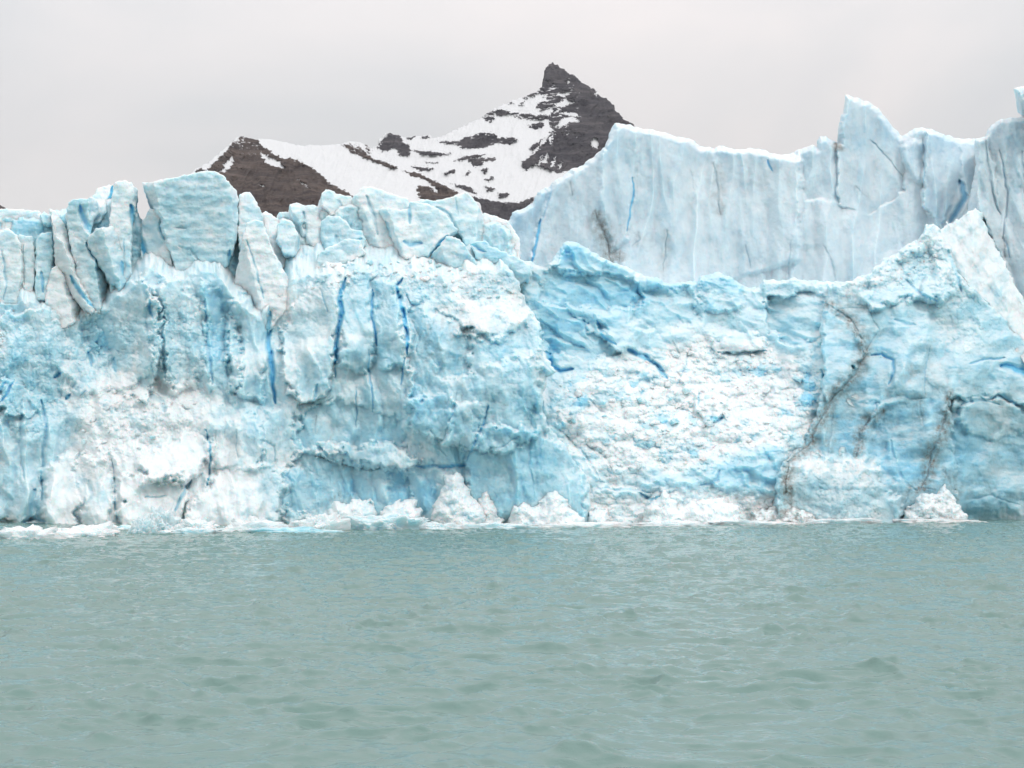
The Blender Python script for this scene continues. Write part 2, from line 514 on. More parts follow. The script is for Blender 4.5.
# ------------------------------------------------------------------ mountains
ROCK = [
 [(241,136),(256,139),(262,146),(270,150),(278,155),(290,157),(300,162),(312,168),(322,175),(330,184),(345,193),(352,197),(362,240),(180,240),(196,170),(205,165),(213,160),(222,152),(229,146),(236,140)],
 [(341,144),(350,144),(362,150),(372,158),(385,162),(398,168),(393,169),(372,161),(352,153)],
 [(402,170),(418,173),(434,181),(460,193),(450,199),(440,204),(421,202),(416,186),(428,186),(438,194),(436,188),(425,180),(412,176)],
 [(359,140),(366,144),(373,151),(368,150)], [(354,143),(364,150),(371,153),(363,152)],
 [(344,190),(332,184),(330,188),(342,195),(356,198)],
]
ROCK2 = [
 [(378,147),(383,138),(388,133),(395,134),(402,136),(402,142),(410,145),(411,152),(408,157),(400,156),(398,150),(392,148),(388,152),(378,149)],
 [(406,137),(416,136),(414,139),(408,140)], [(419,137),(428,135),(431,138),(424,139)], [(413,150),(425,151),(438,153),(452,154),(440,156),(420,155)],
 [(438,141),(460,141),(466,137),(480,133),(492,133),(500,138),(512,137),(518,140),(510,145),(495,143),(485,148),(470,149),(460,149),(462,146),(445,144)],
 [(412,166),(425,168),(434,168),(430,171),(420,171)], [(468,160),(478,158),(484,159),(482,165),(474,167)], [(453,161),(465,156),(487,154),(480,157),(460,161)],
 [(442,174),(455,169),(455,172),(446,175)], [(426,162),(438,162),(436,164)], [(464,175),(470,170),(468,176)], [(450,183),(470,187),(478,195),(468,192)],
 [(474,197),(490,200),(505,203),(520,202),(534,197),(530,208),(530,240),(470,240),(462,195)],
 [(545,66),(553,60),(562,66),(577,76),(580,80),(594,88),(598,94),(607,97),(615,103),(624,117),(640,127),(640,165),(610,160),(590,164),(565,172),(557,173),(548,170),(535,165),(525,171),(521,163),(535,152),(545,142),(552,130),(548,120),(553,110),(548,100),(538,92),(540,85),(542,75)],
 [(482,117),(490,111),(505,110),(520,113),(545,115),(552,118),(540,121),(520,119),(510,115),(495,116),(492,122),(485,121)],
 [(528,125),(540,122),(545,126),(535,130)], [(519,97),(535,92),(540,94),(525,99)], [(507,103),(514,101),(513,104)], [(519,104),(524,101),(523,106)],
 [(538,103),(552,100),(556,106),(545,111),(537,110)], [(529,148),(540,140),(545,138),(537,148),(530,151)], [(498,193),(510,193),(508,197),(500,198)],
 [(484,186),(496,189),(488,192)], [(480,158),(496,158),(493,162),(482,161)], [(480,170),(488,168),(485,175)], [(483,180),(495,176),(490,181)],
]
SNOWP = [
 [(260,152),(268,157),(280,161),(283,168),(275,167),(266,163)], [(220,172),(225,163),(234,155),(232,165),(226,172)], [(297,179),(302,182),(310,189),(306,187)],
 [(258,184),(264,186),(265,188)], [(257,139),(268,143),(280,150),(292,156),(284,159),(276,155)], [(200,168),(212,158),(224,149),(231,143),(227,150),(214,163),(207,170)],
]
SNOWP2 = [
 [(556,126),(562,118),(572,117),(582,122),(570,122),(560,128)], [(555,106),(565,99),(573,103),(562,107)], [(590,140),(597,138),(598,148),(592,147)],
 [(558,112),(575,113),(581,117),(565,115)], [(567,79),(570,81),(568,87)], [(552,95),(570,92),(566,97)], [(594,93),(598,92),(597,98)],
 [(541,162),(549,152),(547,163)], [(550,166),(556,155),(554,167)], [(536,165),(543,154),(540,165)], [(558,168),(562,160),(561,170)], [(549,139),(553,134),(551,145)],
]


def mountain_fn(rocks, snows, y0, k, warm, wob=.42):
    def fn(u, v):
        wu = u + 1.9 * fbm(u / 4, v / 2.4, 4, 301, .7); wv = v + 1.2 * fbm(u / 4, v / 2.4, 4, 302, .7)
        r = np.zeros(u.shape)
        for p in rocks:
            r = np.maximum(r, polym(p, wu, wv, 1.4) * (.80 + .20 * polym(p, wu, wv, 7)))
            r = np.maximum(r, .30 * polym(p, wu, wv + 1, 9))
        for p in snows: r = r * (1 - polym(p, wu, wv, 1.0))
        r = r * (1 - .8 * (1 - warm) * sstep(1.02, 1.3, ridged(u / 22 + v / 30, v / 4.5, 3, 305)) * sstep(160, 120, v) * sstep(76, 92, v) * sstep(590, 565, u))
        r = r * (1 - .5 * warm * sstep(.8, 1.1, ridged(u / 7 - v / 5, v / 14 + u / 30, 3, 306)) * sstep(175, 140, v))
        r = np.clip(r + 0.45 * (ridged(u / 16 + v / 16, v / 9, 3, 77) - 0.9) * (r < 0.5) * 0, 0, 1)
        D = y0 + k * (230 - v) + wob * (130 * fbm(u / 34, v / 30, 5, 410) - 70 * ridged(u / 14 + v / 40, v / 22, 4, 420)) * (0.35 + 0.65 * r)
        return D, np.full(u.shape, warm) , r, np.zeros(u.shape)
    return fn


mo = slab('mountain', [(180,185),(194,169.5),(208,162.5),(218,154),(227,146),(235,139),(241,135.5),(248,138),(255,139),(267,139),(278,140.5),(297,145),(318,145),(339,144),(356,141),(365,144),(374,150),(385,160),(400,167),(420,173),(440,182),(460,192),(480,203),(490,240),(180,240)],
          mountain_fn(ROCK, SNOWP, 4200, 14, 1.0), MOUNT, step=0.55, thick=900, drop=500, bevel=(25, 3), jag=0.9, jsc=6, seed=21, origin=(-700, 4400, 0))
tag(mo, kind='structure')
mo = slab('mountain', [(350,175),(365,152),(377,146),(379,139),(385,134),(389,132),(395,134),(400,136),(410,136.5),(428,135.5),(436,138.5),(448,133),(461,127),(480,118),(495,108),(508,102),(522,97),(536,92),(541,88),(543,82),(544,74),(545,68),(549,64),(553,62.6),(559,66),(562,68),(568,73),(576,77),(582,82),(588,85),(595,90),(600,96),(606,98),(612,104),(617,112),(624,119),(634,126),(660,150),(660,250),(350,250)],
          mountain_fn(ROCK2, SNOWP2, 5600, 12, 0.25), MOUNT, step=0.55, thick=1500, drop=800, bevel=(35, 3), jag=1.4, jsc=4.5, seed=22, origin=(150, 6000, 0))
tag(mo, kind='structure')
mo = slab('mountain', [(-420,236),(-380,214),(-300,196),(-230,188),(-160,180),(-120,176),(-90,178),(-60,186),(-30,194),(-12,200),(0,205),(5,207.5),(10,212),(24,222),(40,240)],
          mountain_fn([[(-440,150),(-70,160),(60,200),(60,260),(-440,260)]], [], 4800, 10, 0.6), MOUNT, step=0.7, thick=900, drop=500, bevel=(25, 3), jag=0.6, jsc=5, seed=23, origin=(-1750, 4900, 0))
tag(mo, kind='structure')

# ------------------------------------------------------------------ rear ice wall
CRK_REAR = [  # points, width, depth, blue, dirt
 ([(633,177),(634,190),(630,210),(627,232)], 1.7, 1.0, .9, 0), ([(540,220),(536,243),(532,262)], 2.6, 2.0, 1.0, 0), ([(552,184),(546,210),(541,222)], 2.0, .8, .45, 0),
 ([(714,163),(717,185),(720,215)], 1.8, .9, .3, .35), ([(595,212),(603,230),(608,246),(611,262)], 2.2, .9, .1, .7), ([(667,230),(665,255),(663,272)], 1.3, .5, .2, .25),
 ([(922,140),(925,150),(923,188)], 1.7, .9, .5, .1), ([(790,240),(788,282)], 1.5, .3, .15, .05), ([(823,246),(832,262),(837,285)], 1.7, .4, .15, .1),
 ([(638,232),(640,240),(632,246)], 1.1, .3, .2, .2), ([(505,228),(504,248)], 1.4, .7, .7, 0), ([(746,245),(750,268)], 1.2, .4, .2, .1), ([(838,143),(836,150)], 1.6, .6, 0, .9),
 ([(690,170),(694,190)], 1., .3, .1, .1), ([(856,186),(870,200)], 1., .3, .1, .2), ([(620,252),(620,262)], 1.4, .4, .1, .7), ([(768,160),(772,172)], 1.6, .6, .8, 0),
 ([(870,140),(885,155),(905,180)], 1.4, .6, .2, .1), ([(960,180),(965,195),(957,212),(950,222)], 5, 2.5, .75, 0), ([(570,182),(572,196)], 1.2, .5, .1, .3),
]
FAC_REAR = [ # polygon, offset, gu, gv, blue
 ([(839,118),(844,92),(868,102),(884,114),(895,128),(903,140),(905,190),(870,215),(838,205)], -.9, .04, .021, .02),
 ([(903,146),(914,140),(927,142),(924,186),(912,178),(904,162)], -1.1, .03, 0, .12),
 ([(926,132),(946,134),(960,142),(962,180),(940,228),(922,205)], -1.2, .09, 0, .12),
 ([(790,248),(822,246),(836,282),(836,300),(787,300)], -.6, 0, -.03, 0),
 ([(720,150),(775,154),(800,160),(800,260),(730,280),(722,215)], -.9, -.02, 0, 0),
 ([(500,215),(540,190),(552,186),(538,225),(528,275),(495,260)], 2.6, -.05, 0, .22),
 ([(600,150),(612,137),(622,124),(640,128),(634,180),(628,240),(612,250),(600,200)], -1.2, .02, 0, .03),
 ([(800,148),(820,134),(838,142),(838,200),(805,200)], .7, -.03, 0, .05),
]


def apply_list(u, v, D, blue, dirt, cracks, facs, wseed, wamp=2.2, feather=1.2, fw=1.0):
    wu = u + fw * wamp * fbm(u / 13, v / 13, 4, wseed); wv = v + fw * wamp * fbm(u / 13 + 50, v / 13, 4, wseed + 1)
    for pts, off, gu, gv, b in facs:
        m = polym(pts, wu, wv, feather) if feather < 2 else polym(pts, wu, wv, feather * (.45 + 1.1 * abs(math.sin(pts[0][0] * 1.7))))
        c = np.asarray(pts, float).mean(0)
        D = D + m * (off + gu * (u - c[0]) + gv * (v - c[1])); blue = blue + m * b
    wu = u + 0.75 * min(wamp, 2) * fbm(u / 13, v / 13, 3, wseed + 2, .4); wv = v + 0.75 * min(wamp, 2) * fbm(u / 13 + 50, v / 13, 3, wseed + 3, .4)
    for pts, w, dep, b, d in cracks:
        m = linem(pts, wu, wv, w)
        D = D + m * dep * (.25 if d > .3 else .36 if b > .3 else .5); blue = np.maximum(blue, m * b) if b > .22 else blue + m * b  # blue of dense ice and of light inside the crack, painted along it
        b = min(b, .78) if b >= .95 else b * .72
        if b > .8:
            hm = linem(pts, wu + 1.2, wv, w * 3.2) ** 1.5
            blue = blue + .22 * hm; D = D + .25 * dep * hm
        dirt = np.maximum(dirt, m * d)
        if d: dirt = np.maximum(dirt, 1.15 * d * linem(pts, wu, wv, w * 7) * (.7 + .5 * fbm(u / 6, v / 6, 3, wseed + 4)))
    return D, blue, dirt


def rear_fn(u, v):
    D = 236 + 0.05 * (290 - v) + 3.5 * fbm(u / 130, v / 200, 2, 61)
    f1, e1, r1 = facet(u, v, 58, 230, 62, .9, 1.6, -0.05)
    f2, e2, r2 = facet(u, v, 24, 70, 63, .5, .75, -0.05)
    f3, e3, r3 = facet(u, v, 8, 14, 64, .10, .22)
    D = D + f1 + f2 * .6 + f3 * .3 + 1.9 * np.abs(pn(u / 26 + .3 * pn(u / 30, v / 60, 59), v / 190, 60)) + .45 * fbm(u / 18, v / 30, 4, 65, .42) + .03 * fbm(u / 3, v / 3, 3, 66)
    blue = .10 + .10 * fbm(u / 40, v / 30, 3, 67) + .06 * (r2 - .5) + .14 * sstep(175, 130, v)
    dirt = .05 * sstep(.25, .8, fbm(u / 9, v / 30, 4, 68))
    D, blue, dirt = apply_list(u, v, D, blue, dirt, CRK_REAR, FAC_REAR, 69, 2.2, 2.4)
    snow = .25 * np.ones(u.shape)
    return D, np.clip(blue, 0, 1), dirt, snow


WALLT = [(492,232),(500,222),(508,221),(513,213),(522,209),(531,203),(539,191),(552,183.5),(560,177),(568,172),(581,165),(592,158),(600,151),(604,147),(608,137),(613,126),(617,121.5),(626,124),(640,128),(655,130),(668,134),(680,137),(692,140),(700,146),(712,148),(722,146),(735,149),(750,148),(764,150),(777,155),(787,155),(800,149),(811,144.5),(816,148),(819,137),(827,136),(832,141),(839,143),(839,122),(843,112),(845,93.5),(853,97),(868,102),(876,106),(884,115),(892,126),(902,136.5),(910,131),(920,127),(933,129.5),(946,135),(962,139),(975,139),(1000,145),(1060,150),(1060,330),(480,330)]
glacier_wall = empty('ice_wall', tuple(P(760, 478, 240)), 'tall pale ice wall with a pointed horn standing behind the rubble slope', 'ice wall')
slab('wall_face', WALLT, rear_fn, WALL, glacier_wall, step=0.75, thick=70, jag=1.3, jsc=8, bevel=(3, 6), seed=41)


# right-hand wall and its white snow ramp
def right_fn(u, v):
    D = 224 + 0.035 * (300 - v) - .10 * (u - 1000) + 1.2 * fbm(u / 40, v / 90, 3, 71)
    f1, e1, r1 = facet(u, v, 30, 120, 72, 1.1, 1.5, -0.35)
    f2, e2, r2 = facet(u, v, 12, 30, 73, .4, .5, -0.3)
    D = D + f1 + f2 * .6 + .3 * fbm(u / 11, v / 18, 4, 74, .42) + .03 * fbm(u / 3, v / 3, 3, 75)
    blue = .12 + .12 * fbm(u / 25, v / 40, 3, 76) + .05 * r2 + .2 * blob(u, v, 1020, 140, 20, 16)
    dirt = np.zeros(u.shape)
    D, blue, dirt = apply_list(u, v, D, blue, dirt, [([(985,222),(991,240),(1000,258),(1006,268)], 3.0, 1.5, .55, .3), ([(1000,150),(1008,190),(1003,240)], 2.2, .9, .3, 0), ([(985,140),(990,180),(1000,215)], 2.2, .9, .25, .1), ([(1021,150),(1026,200)], 2, .7, .3, 0), ([(1004,238),(1010,258)], 2, .6, .5, .3)],
                               [([(976,140),(988,137),(996,180),(1006,260),(990,236),(978,205)], -1.4, .12, 0, 0)], 78)
    return D, np.clip(blue, 0, 1), dirt, .25 * np.ones(u.shape)


slab('side_wall', [(966,214),(971,190),(976,165),(975,139),(985,136),(988,130),(991,125.5),(1001,119),(1012,118),(1022,116.5),(1050,112),(1090,108),(1090,330),(1015,330),(990,260)], right_fn, WALL, glacier_wall, step=0.7, thick=50, jag=1.0, jsc=7, bevel=(2.5, 5), seed=42)
slab('horn', [(1014,89),(1018,87),(1024,86),(1040,84),(1070,90),(1072,125),(1034,130),(1030,118),(1026,106),(1021,102),(1017,95)], lambda u, v: (222 + .08 * (u - 1020) + .5 * fbm(u / 8, v / 8, 4, 81), .2 + .1 * fbm(u / 9, v / 9, 3, 82), 0 * u, .4 + 0 * u), WALL, glacier_wall, step=0.6, thick=14, jag=.7, jsc=6, bevel=(2, 5), seed=43)


def ramp_fn(u, v):
    D = 223.5 - .122 * (v - 215) + .02 * (u - 980) + .9 * fbm(u / 26, v / 40, 4, 91)
    f2, e2, r2 = facet(u, v, 16, 34, 92, .6, 1.0, -.5)
    D = D + f2 * .8 + .06 * fbm(u / 4, v / 5, 4, 93)
    return D, np.clip(.15 + .20 * fbm(u / 16, v / 24, 4, 94), 0, 1), .06 + .1 * sstep(.2, .9, fbm(u / 12 + v / 16, v / 30, 3, 95)), .35 * np.ones(u.shape)


# ------------------------------------------------------------------ right buttress
def butt_fn(u, v):
    ctrl = [(830,285,20),(860,282,20),(900,250,24),(935,232,27),(960,300,20),(1000,320,20),(1040,340,20),(840,340,13),(880,330,15),(920,330,14),(960,345,14),(1020,365,16),(840,400,7),(870,390,9),(910,395,9),(950,390,8),(1000,390,12),(1050,390,13),
            (815,440,4),(850,440,6),(900,440,8),(945,440,5),(1000,440,11.5),(1060,440,12),(790,490,0),(830,490,0),(870,490,2),(915,490,6),(960,490,8),(1010,490,11),(1060,490,11.5),(800,530,0),(850,530,0),(920,530,5),(980,530,10),(1040,530,11)]
    D = 190 + smooth_field(ctrl, u, v, 26)
    wu = u + 5 * fbm(u / 40, v / 40, 3, 101)
    f1, e1, r1 = facet(wu, v, 34, 60, 102, 1.0, 1.5, .1)
    f2, e2, r2 = facet(wu, v, 13, 20, 103, .4, .6)
    f3, e3, r3 = lumps(u, v, 5.5, 5.5, 104)
    rough = np.clip(sstep(320, 270, v) + blob(u, v, 960, 330, 40, 30) * .6 + polym([(785,455),(880,455),(885,525),(780,525)], u, v, 6) * .5, 0, 1)
    f0, e0, r0 = facet(wu, v, 58, 76, 100, 1.4, 3.0, .1)
    D = D + f0 * 1.1 + f1 * .7 + f2 * (.14 + .5 * rough) + f3 * (.02 + .32 * rough) + .42 * fbm(u / 22, v / 15, 4, 105, .42) + .03 * fbm(u / 3, v / 2.4, 3, 106)
    blue = .41 + .10 * fbm(u / 40, v / 16, 4, 107) + .08 * (r2 - .5) + .10 * sstep(380, 440, v) - .12 * rough + .08 * fbm(u / 60, v / 3, 3, 108)
    blue = blue - .12 * sstep(960, 1000, u) * sstep(380, 410, v)
    dirt = .17 * sstep(330, 400, v) * (1 + fbm(u / 20, v / 30, 3, 113))
    facs = [
     ([(764,450),(795,462),(812,458),(842,455),(855,463),(878,468),(884,492),(900,498),(902,530),(770,530),(778,490)], -3.2, 0, -.03, -.08),
     ([(826,300),(838,312),(856,330),(864,352),(845,385),(826,400),(820,360)], -1.8, -.03, .0, .04),
     ([(864,352),(890,352),(896,398),(846,402),(850,385)], .4, .0, 0, .02), ([(846,402),(880,402),(862,432),(856,462),(828,458),(832,420)], .4, .02, 0, .05),
     ([(886,405),(920,400),(946,400),(942,440),(926,485),(890,480),(870,462),(872,425)], .6, -.02, 0, .1),
     ([(950,400),(1000,396),(1060,420),(1060,530),(960,530),(955,470)], 1.2, .0, 0, .06),
     ([(955,405),(985,396),(1015,402),(1030,425),(1000,440),(965,432)], -1.0, 0, .02, -.16),
     ([(860,300),(890,262),(920,240),(944,236),(952,270),(945,300),(900,300),(870,310)], -1.5, 0, -.02, .02),
     ([(920,285),(940,262),(952,292),(945,302),(925,300)], -1.6, .02, 0, .08),
     ([(895,262),(930,250),(938,275),(910,290)], 1.1, 0, 0, .16),
    ]
    crk = [
     ([(820,300),(837,309),(852,322),(862,338),(864,353),(856,374),(847,383),(834,395),(826,413),(816,427),(811,441),(800,452),(790,460),(786,478),(785,493)], 1.9, .9, .1, .80),
     ([(884,410),(868,421),(860,436),(856,457)], 2.0, .8, .1, .75), ([(833,412),(831,435),(828,455)], 1.6, .6, .1, .5), ([(951,392),(946,415),(941,435),(932,452),(928,475),(920,490)], 2.2, .9, .1, .8),
     ([(943,470),(952,485),(957,503)], 2.4, .6, .1, .55), ([(838,309),(862,308),(880,312)], 1.2, .4, .1, .4), ([(930,345),(926,365),(924,395)], 1.4, .4, .2, .3),
     ([(846,401),(862,403),(880,402),(902,396),(922,399)], 3.2, .6, .52, .08), ([(957,408),(970,401),(988,400),(1000,405)], 3.0, .6, .5, .1), ([(990,398),(1004,396),(1019,407)], 3.0, .8, .7, .05),
     ([(1000,366),(1012,368),(1030,375),(1050,372)], 6.5, 3.2, 1.0, 0), ([(970,364),(990,358),(1005,358)], 2.2, 1.2, .75, 0), ([(872,355),(882,354),(892,361),(893,372),(890,384)], 3.2, 1.6, .85, 0),
     ([(870,312),(880,330),(866,350)], 1.5, .5, .3, .15), ([(948,250),(955,272),(962,292)], 4.0, 1.6, .65, .05), ([(905,280),(920,292),(938,302)], 3.0, 1.4, .65, 0), ([(895,320),(915,326)], 3, 1, .6, 0),
     ([(890,440),(895,462),(905,482),(918,490)], 2.4, .8, .55, .1), ([(966,500),(990,495),(1020,505)], 1.6, .4, .5, .1), ([(900,515),(910,490),(920,488),(935,490)], 1.5, .5, .2, .6),
     ([(920,395),(921,412),(924,425)], 1.5, .6, .4, .4),
    ]
    D, blue, dirt = apply_list(u, v, D, blue, dirt, crk, facs, 109, 2.6, 2.6, 1.6)
    d2 = blob(u, v, 788, 485, 7, 20) * .8 + blob(u, v, 780, 512, 20, 7) * .55 + blob(u, v, 800, 455, 14, 5, -30) * .6 + blob(u, v, 921, 490, 8, 5) * .9 + blob(u, v, 952, 500, 10, 10) * .5 + blob(u, v, 936, 455, 6, 20) * .35 + blob(u, v, 850, 330, 25, 14) * .16 + blob(u, v, 915, 372, 14, 12) * .3 + blob(u, v, 850, 380, 16, 20) * .2
    dirt = np.maximum(dirt, 1.5 * d2 * sstep(-.5, .5, fbm(u / 5, v / 5, 4, 110) + .2))
    snow = .55 * rough + .5 * sstep(-.1, .4, fbm(u / 8, v / 8, 3, 111)) * polym([(785,455),(878,455),(882,478),(795,480)], u, v, 6) + .4 * sstep(505, 518, v)
    blue = blue - .3 * polym([(800,456),(880,460),(882,474),(800,474)], u, v, 4) * sstep(-.2, .3, fbm(u / 6, v / 6, 3, 112))
    return D, np.clip(blue, 0, 1), np.clip(dirt, 0, 1), snow


BUTT = [(820,330),(826,300),(828,284),(845,281),(863,277),(876,266),(889,256),(907,245),(920,237),(926,224.5),(934,223.5),(939,229),(946,240),(960,275),(985,300),(1010,325),(1030,345),(1090,400),(1090,548),(765,548),(770,500),(784,462),(805,440),(818,410),(823,370)]
buttress = empty('ice_buttress', tuple(P(900, 478, 200)), 'blue grey ice buttress streaked with dark dirt veins right of the rubble slope', 'ice cliff')
slab('buttress_face', BUTT, butt_fn, ICE, buttress, step=0.7, thick=30, jag=2.4, jsc=9, bevel=(1.0, 4), seed=44, open_bottom=540)
slab('snow_ramp', [(938,232),(942,227),(950,221.5),(958,219),(965,214),(976,207.5),(980,213),(984,222),(991,238),(1004,262),(1016,288),(1030,310),(1070,360),(1070,420),(1030,372),(1015,348),(1000,322),(985,301),(965,282),(954,268),(944,248)], ramp_fn, ICE, buttress, step=0.7, thick=14, jag=3.0, jsc=10, bevel=(.3, 2), seed=45)


# ------------------------------------------------------------------ bowl and rubble slope
def slope_fn(u, v):
    ctrl = [(505,280,15),(530,275,16),(568,250,22),(600,270,23),(640,285,25),(700,285,30),(760,288,30),(820,285,26),(860,290,24),(530,320,11),(560,310,16),(600,310,20),(640,320,21),(700,320,24),(760,320,24),(820,320,18),
            (545,360,13),(570,355,15),(610,345,14),(650,350,18),(700,350,22),(760,355,23),(820,360,14),(560,400,4),(600,390,7),(650,390,11),(700,390,14),(760,390,14),(820,400,9),(560,440,0),(610,440,1),(660,440,4),(720,440,5.5),(790,440,4),
            (590,480,-3),(640,480,-1),(700,475,-1),(760,475,0),(600,520,-5),(680,520,-4),(760,520,-2),(800,520,-1)]
    D = 190 + smooth_field(ctrl, u, v, 22)
    rub = polym([(552,376),(600,366),(640,352),(690,344),(760,348),(826,366),(830,400),(805,445),(760,450),(690,470),(610,482),(575,460),(548,420)], u + 16 * fbm(u / 30, v / 30, 3, 119), v + 12 * fbm(u / 30, v / 30, 3, 118), 20)
    foot = sstep(478, 500, v)
    rough = np.clip(rub + foot * .8 + .35 * sstep(310, 290, v) * sstep(640, 700, u), 0, 1)
    bowl = np.clip(1 - rub - foot, 0, 1)
    # scooped hollows of the bowl, sweeping down to the right
    wu = u + 12 * fbm(u / 50, v / 40, 3, 121); wv = v + 9 * fbm(u / 50 + 20, v / 40, 3, 122)
    a = (wu * .78 + wv * .62); b = (-wu * .62 + wv * .78)
    f1, e1, r1 = facet(a, b, 48, 24, 123, .6, 1.0)
    D = D + bowl * (f1 + 1.8 * (1 - np.abs(pn(a / 44, b / 17, 124)) * 2) * -.42)
    f2, e2, r2 = facet(u, v, 16, 11, 125, 1.1, 1.3)
    f5, e5, r5 = facet(u, v, 36, 22, 117, 1.2, 1.5)
    D = D + .75 * rub * f5
    f3, e3, r3 = lumps(u, v, 7.5, 5.8, 126)
    f4, e4, r4 = lumps(u, v, 3.4, 2.8, 127)
    D = D + f2 * (.2 + .62 * rough) + f3 * (.05 + .30 * rough) + f4 * (.01 + .13 * rough) + .4 * fbm(u / 16, v / 11, 4, 128, .42) + .03 * fbm(u / 2.5, v / 2.5, 2, 129)
    blue = .37 * bowl + .14 * bowl * fbm(u / 30, v / 16, 3, 130) + .07 * rub + .10 * rub * fbm(u / 14, v / 9, 3, 131) + .1 * (r2 - .5) + .16 * foot
    blue = blue + .25 * blob(u, v, 570, 256, 18, 9) + .3 * blob(u, v, 712, 283, 22, 8) + .2 * blob(u, v, 640, 288, 24, 9) + .25 * blob(u, v, 600, 300, 60, 25) * bowl + .3 * blob(u, v, 552, 350, 10, 22) + .15 * blob(u, v, 790, 385, 20, 12)
    blue = blue + .26 * rub * sstep(.70, .8, r2) + .26 * rub * sstep(.80, .86, r3) + .22 * rub * sstep(.6, .75, r5)
    dirt = .45 * blob(u, v, 530, 278, 16, 10) * sstep(-.2, .5, fbm(u / 5, v / 4, 4, 132)) + .3 * blob(u, v, 548, 268, 14, 5) + .3 * blob(u, v, 520, 300, 5, 14)
    dirt = dirt + (blob(u, v, 789, 476, 8, 22) * .9 + blob(u, v, 778, 511, 26, 8) * .7 + blob(u, v, 806, 449, 12, 6, -30) * .8) * sstep(-.5, .4, fbm(u / 5, v / 5, 4, 116))
    facs = [
     ([(596,490),(640,486),(676,471),(730,456),(770,444),(790,452),(782,494),(735,496),(705,486),(660,492),(620,496)], -1.0, .0, .01, .20),
     ([(695,392),(710,388),(727,396),(724,418),(712,424),(697,412)], -1.6, 0, -.04, .14),
     ([(556,270),(566,240),(580,243),(606,260),(600,275),(570,276)], -1.2, 0, -.03, .12),
     ([(545,268),(600,272),(640,282),(640,305),(590,310),(540,300)], 1.6, 0, .02, .05),
     ([(640,290),(690,286),(700,320),(660,335),(628,322)], 1.8, 0, .0, .02),
     ([(700,282),(720,272),(745,290),(740,310),(705,312)], -1.2, 0, -.02, .1),
     ([(523,300),(560,305),(600,335),(620,352),(590,360),(552,352),(535,325)], 1.2, 0, .03, .12),
     ([(596,318),(612,314),(640,330),(640,352),(615,350)], -1.6, .02, 0, .0),
     ([(715,340),(740,330),(765,338),(770,350),(715,353)], -1.3, 0, -.03, -.15),
     ([(765,300),(800,292),(825,298),(822,340),(790,345),(768,330)], 1.5, -.03, 0, .06),
     ([(800,372),(824,335),(828,372),(822,402),(803,405)], -.8, -.05, 0, .22),
     ([(548,405),(566,372),(590,380),(585,420),(560,425)], -1.2, 0, -.02, .2),
     ([(650,500),(690,490),(705,506),(690,525),(645,525)], -1.2, 0, -.02, .1),
    ]
    crk = [
     ([(628,350),(645,357),(655,364),(667,379)], 4.0, 3.0, 1.0, 0), ([(546,352),(552,366),(560,371),(572,369)], 4.5, 3.5, 1.0, 0), ([(711,417),(717,421),(722,419)], 3.2, 2.5, 1.1, 0), ([(700,392),(697,405)], 2, 1, .7, 0),
     ([(597,320),(603,335),(615,345)], 3.0, 1.8, .85, 0), ([(718,352),(740,353),(766,351)], 2.4, 1.2, .55, 0), ([(672,340),(678,352),(681,362)], 1.4, .6, .3, .2), ([(540,318),(560,338),(585,348)], 2.6, 1.2, .55, 0),  # the flat stroke stands for a shadow line, painted blue
     ([(605,488),(640,490),(650,492)], 2.6, 1.2, .55, 0), ([(700,486),(718,480),(720,470)], 3, 1.4, .7, 0), ([(640,493),(652,500),(664,495)], 2.6, 1.4, .75, 0), ([(540,395),(541,412),(548,425)], 3.4, 2.0, .75, 0),
     ([(560,430),(585,455),(600,480)], 2.2, .9, .3, 0), ([(690,350),(683,372),(676,385)], 2.4, 1.2, .5, 0), ([(820,370),(826,385),(822,402)], 2.2, 1, .7, 0), ([(585,445),(605,455),(612,470)], 1.8, .8, .3, .1),
     ([(610,385),(630,378),(655,384)], 2, .8, .35, 0), ([(640,415),(668,405),(690,412)], 2, .8, .3, 0), ([(740,410),(765,404),(785,412)], 2, .8, .35, 0), ([(590,400),(600,412),(620,418)], 2, .8, .3, 0),
    ]
    D, blue, dirt = apply_list(u, v, D, blue, dirt, crk, facs, 133, 2.6, 3.0, 1.9)
    snow = np.clip(.75 * rub + .35 * foot * sstep(-.3, .3, fbm(u / 12, v / 10, 3, 134)) + .3, 0, 1)
    dirt = np.maximum(dirt, .3 * sstep(735, 790, u) * sstep(495, 508, v) * sstep(-.3, .5, fbm(u / 7, v / 4, 3, 135)))
    return D, np.clip(blue, 0, 1), np.clip(dirt, 0, 1), snow


BOWL = [(490,290),(500,262),(515,262),(528,261),(540,266),(547,267),(553,259),(560,249),(564,243),(568,240),(578,243),(591,251),(600,256),(607,260),(617,263),(630,269),(646,277),(656,277),(667,283),(680,283),(693,281.5),(703,276),(716,272),(722,273),(729,276),(736,281),(742,285),(750,288),(758,287),(764,279),(780,281),(792,278),(803,280),(826,281),(850,283),(868,295),(868,440),(845,548),(545,548),(490,430)]
slope = empty('rubble_slope', tuple(P(680, 478, 195)), 'white slope of crushed ice below a turquoise scooped bowl in the middle', 'ice slope')
slab('bowl_and_slope', BOWL, slope_fn, ICE, slope, step=0.7, thick=24, jag=1.3, jsc=7, bevel=(2.2, 5), seed=46, open_bottom=540)


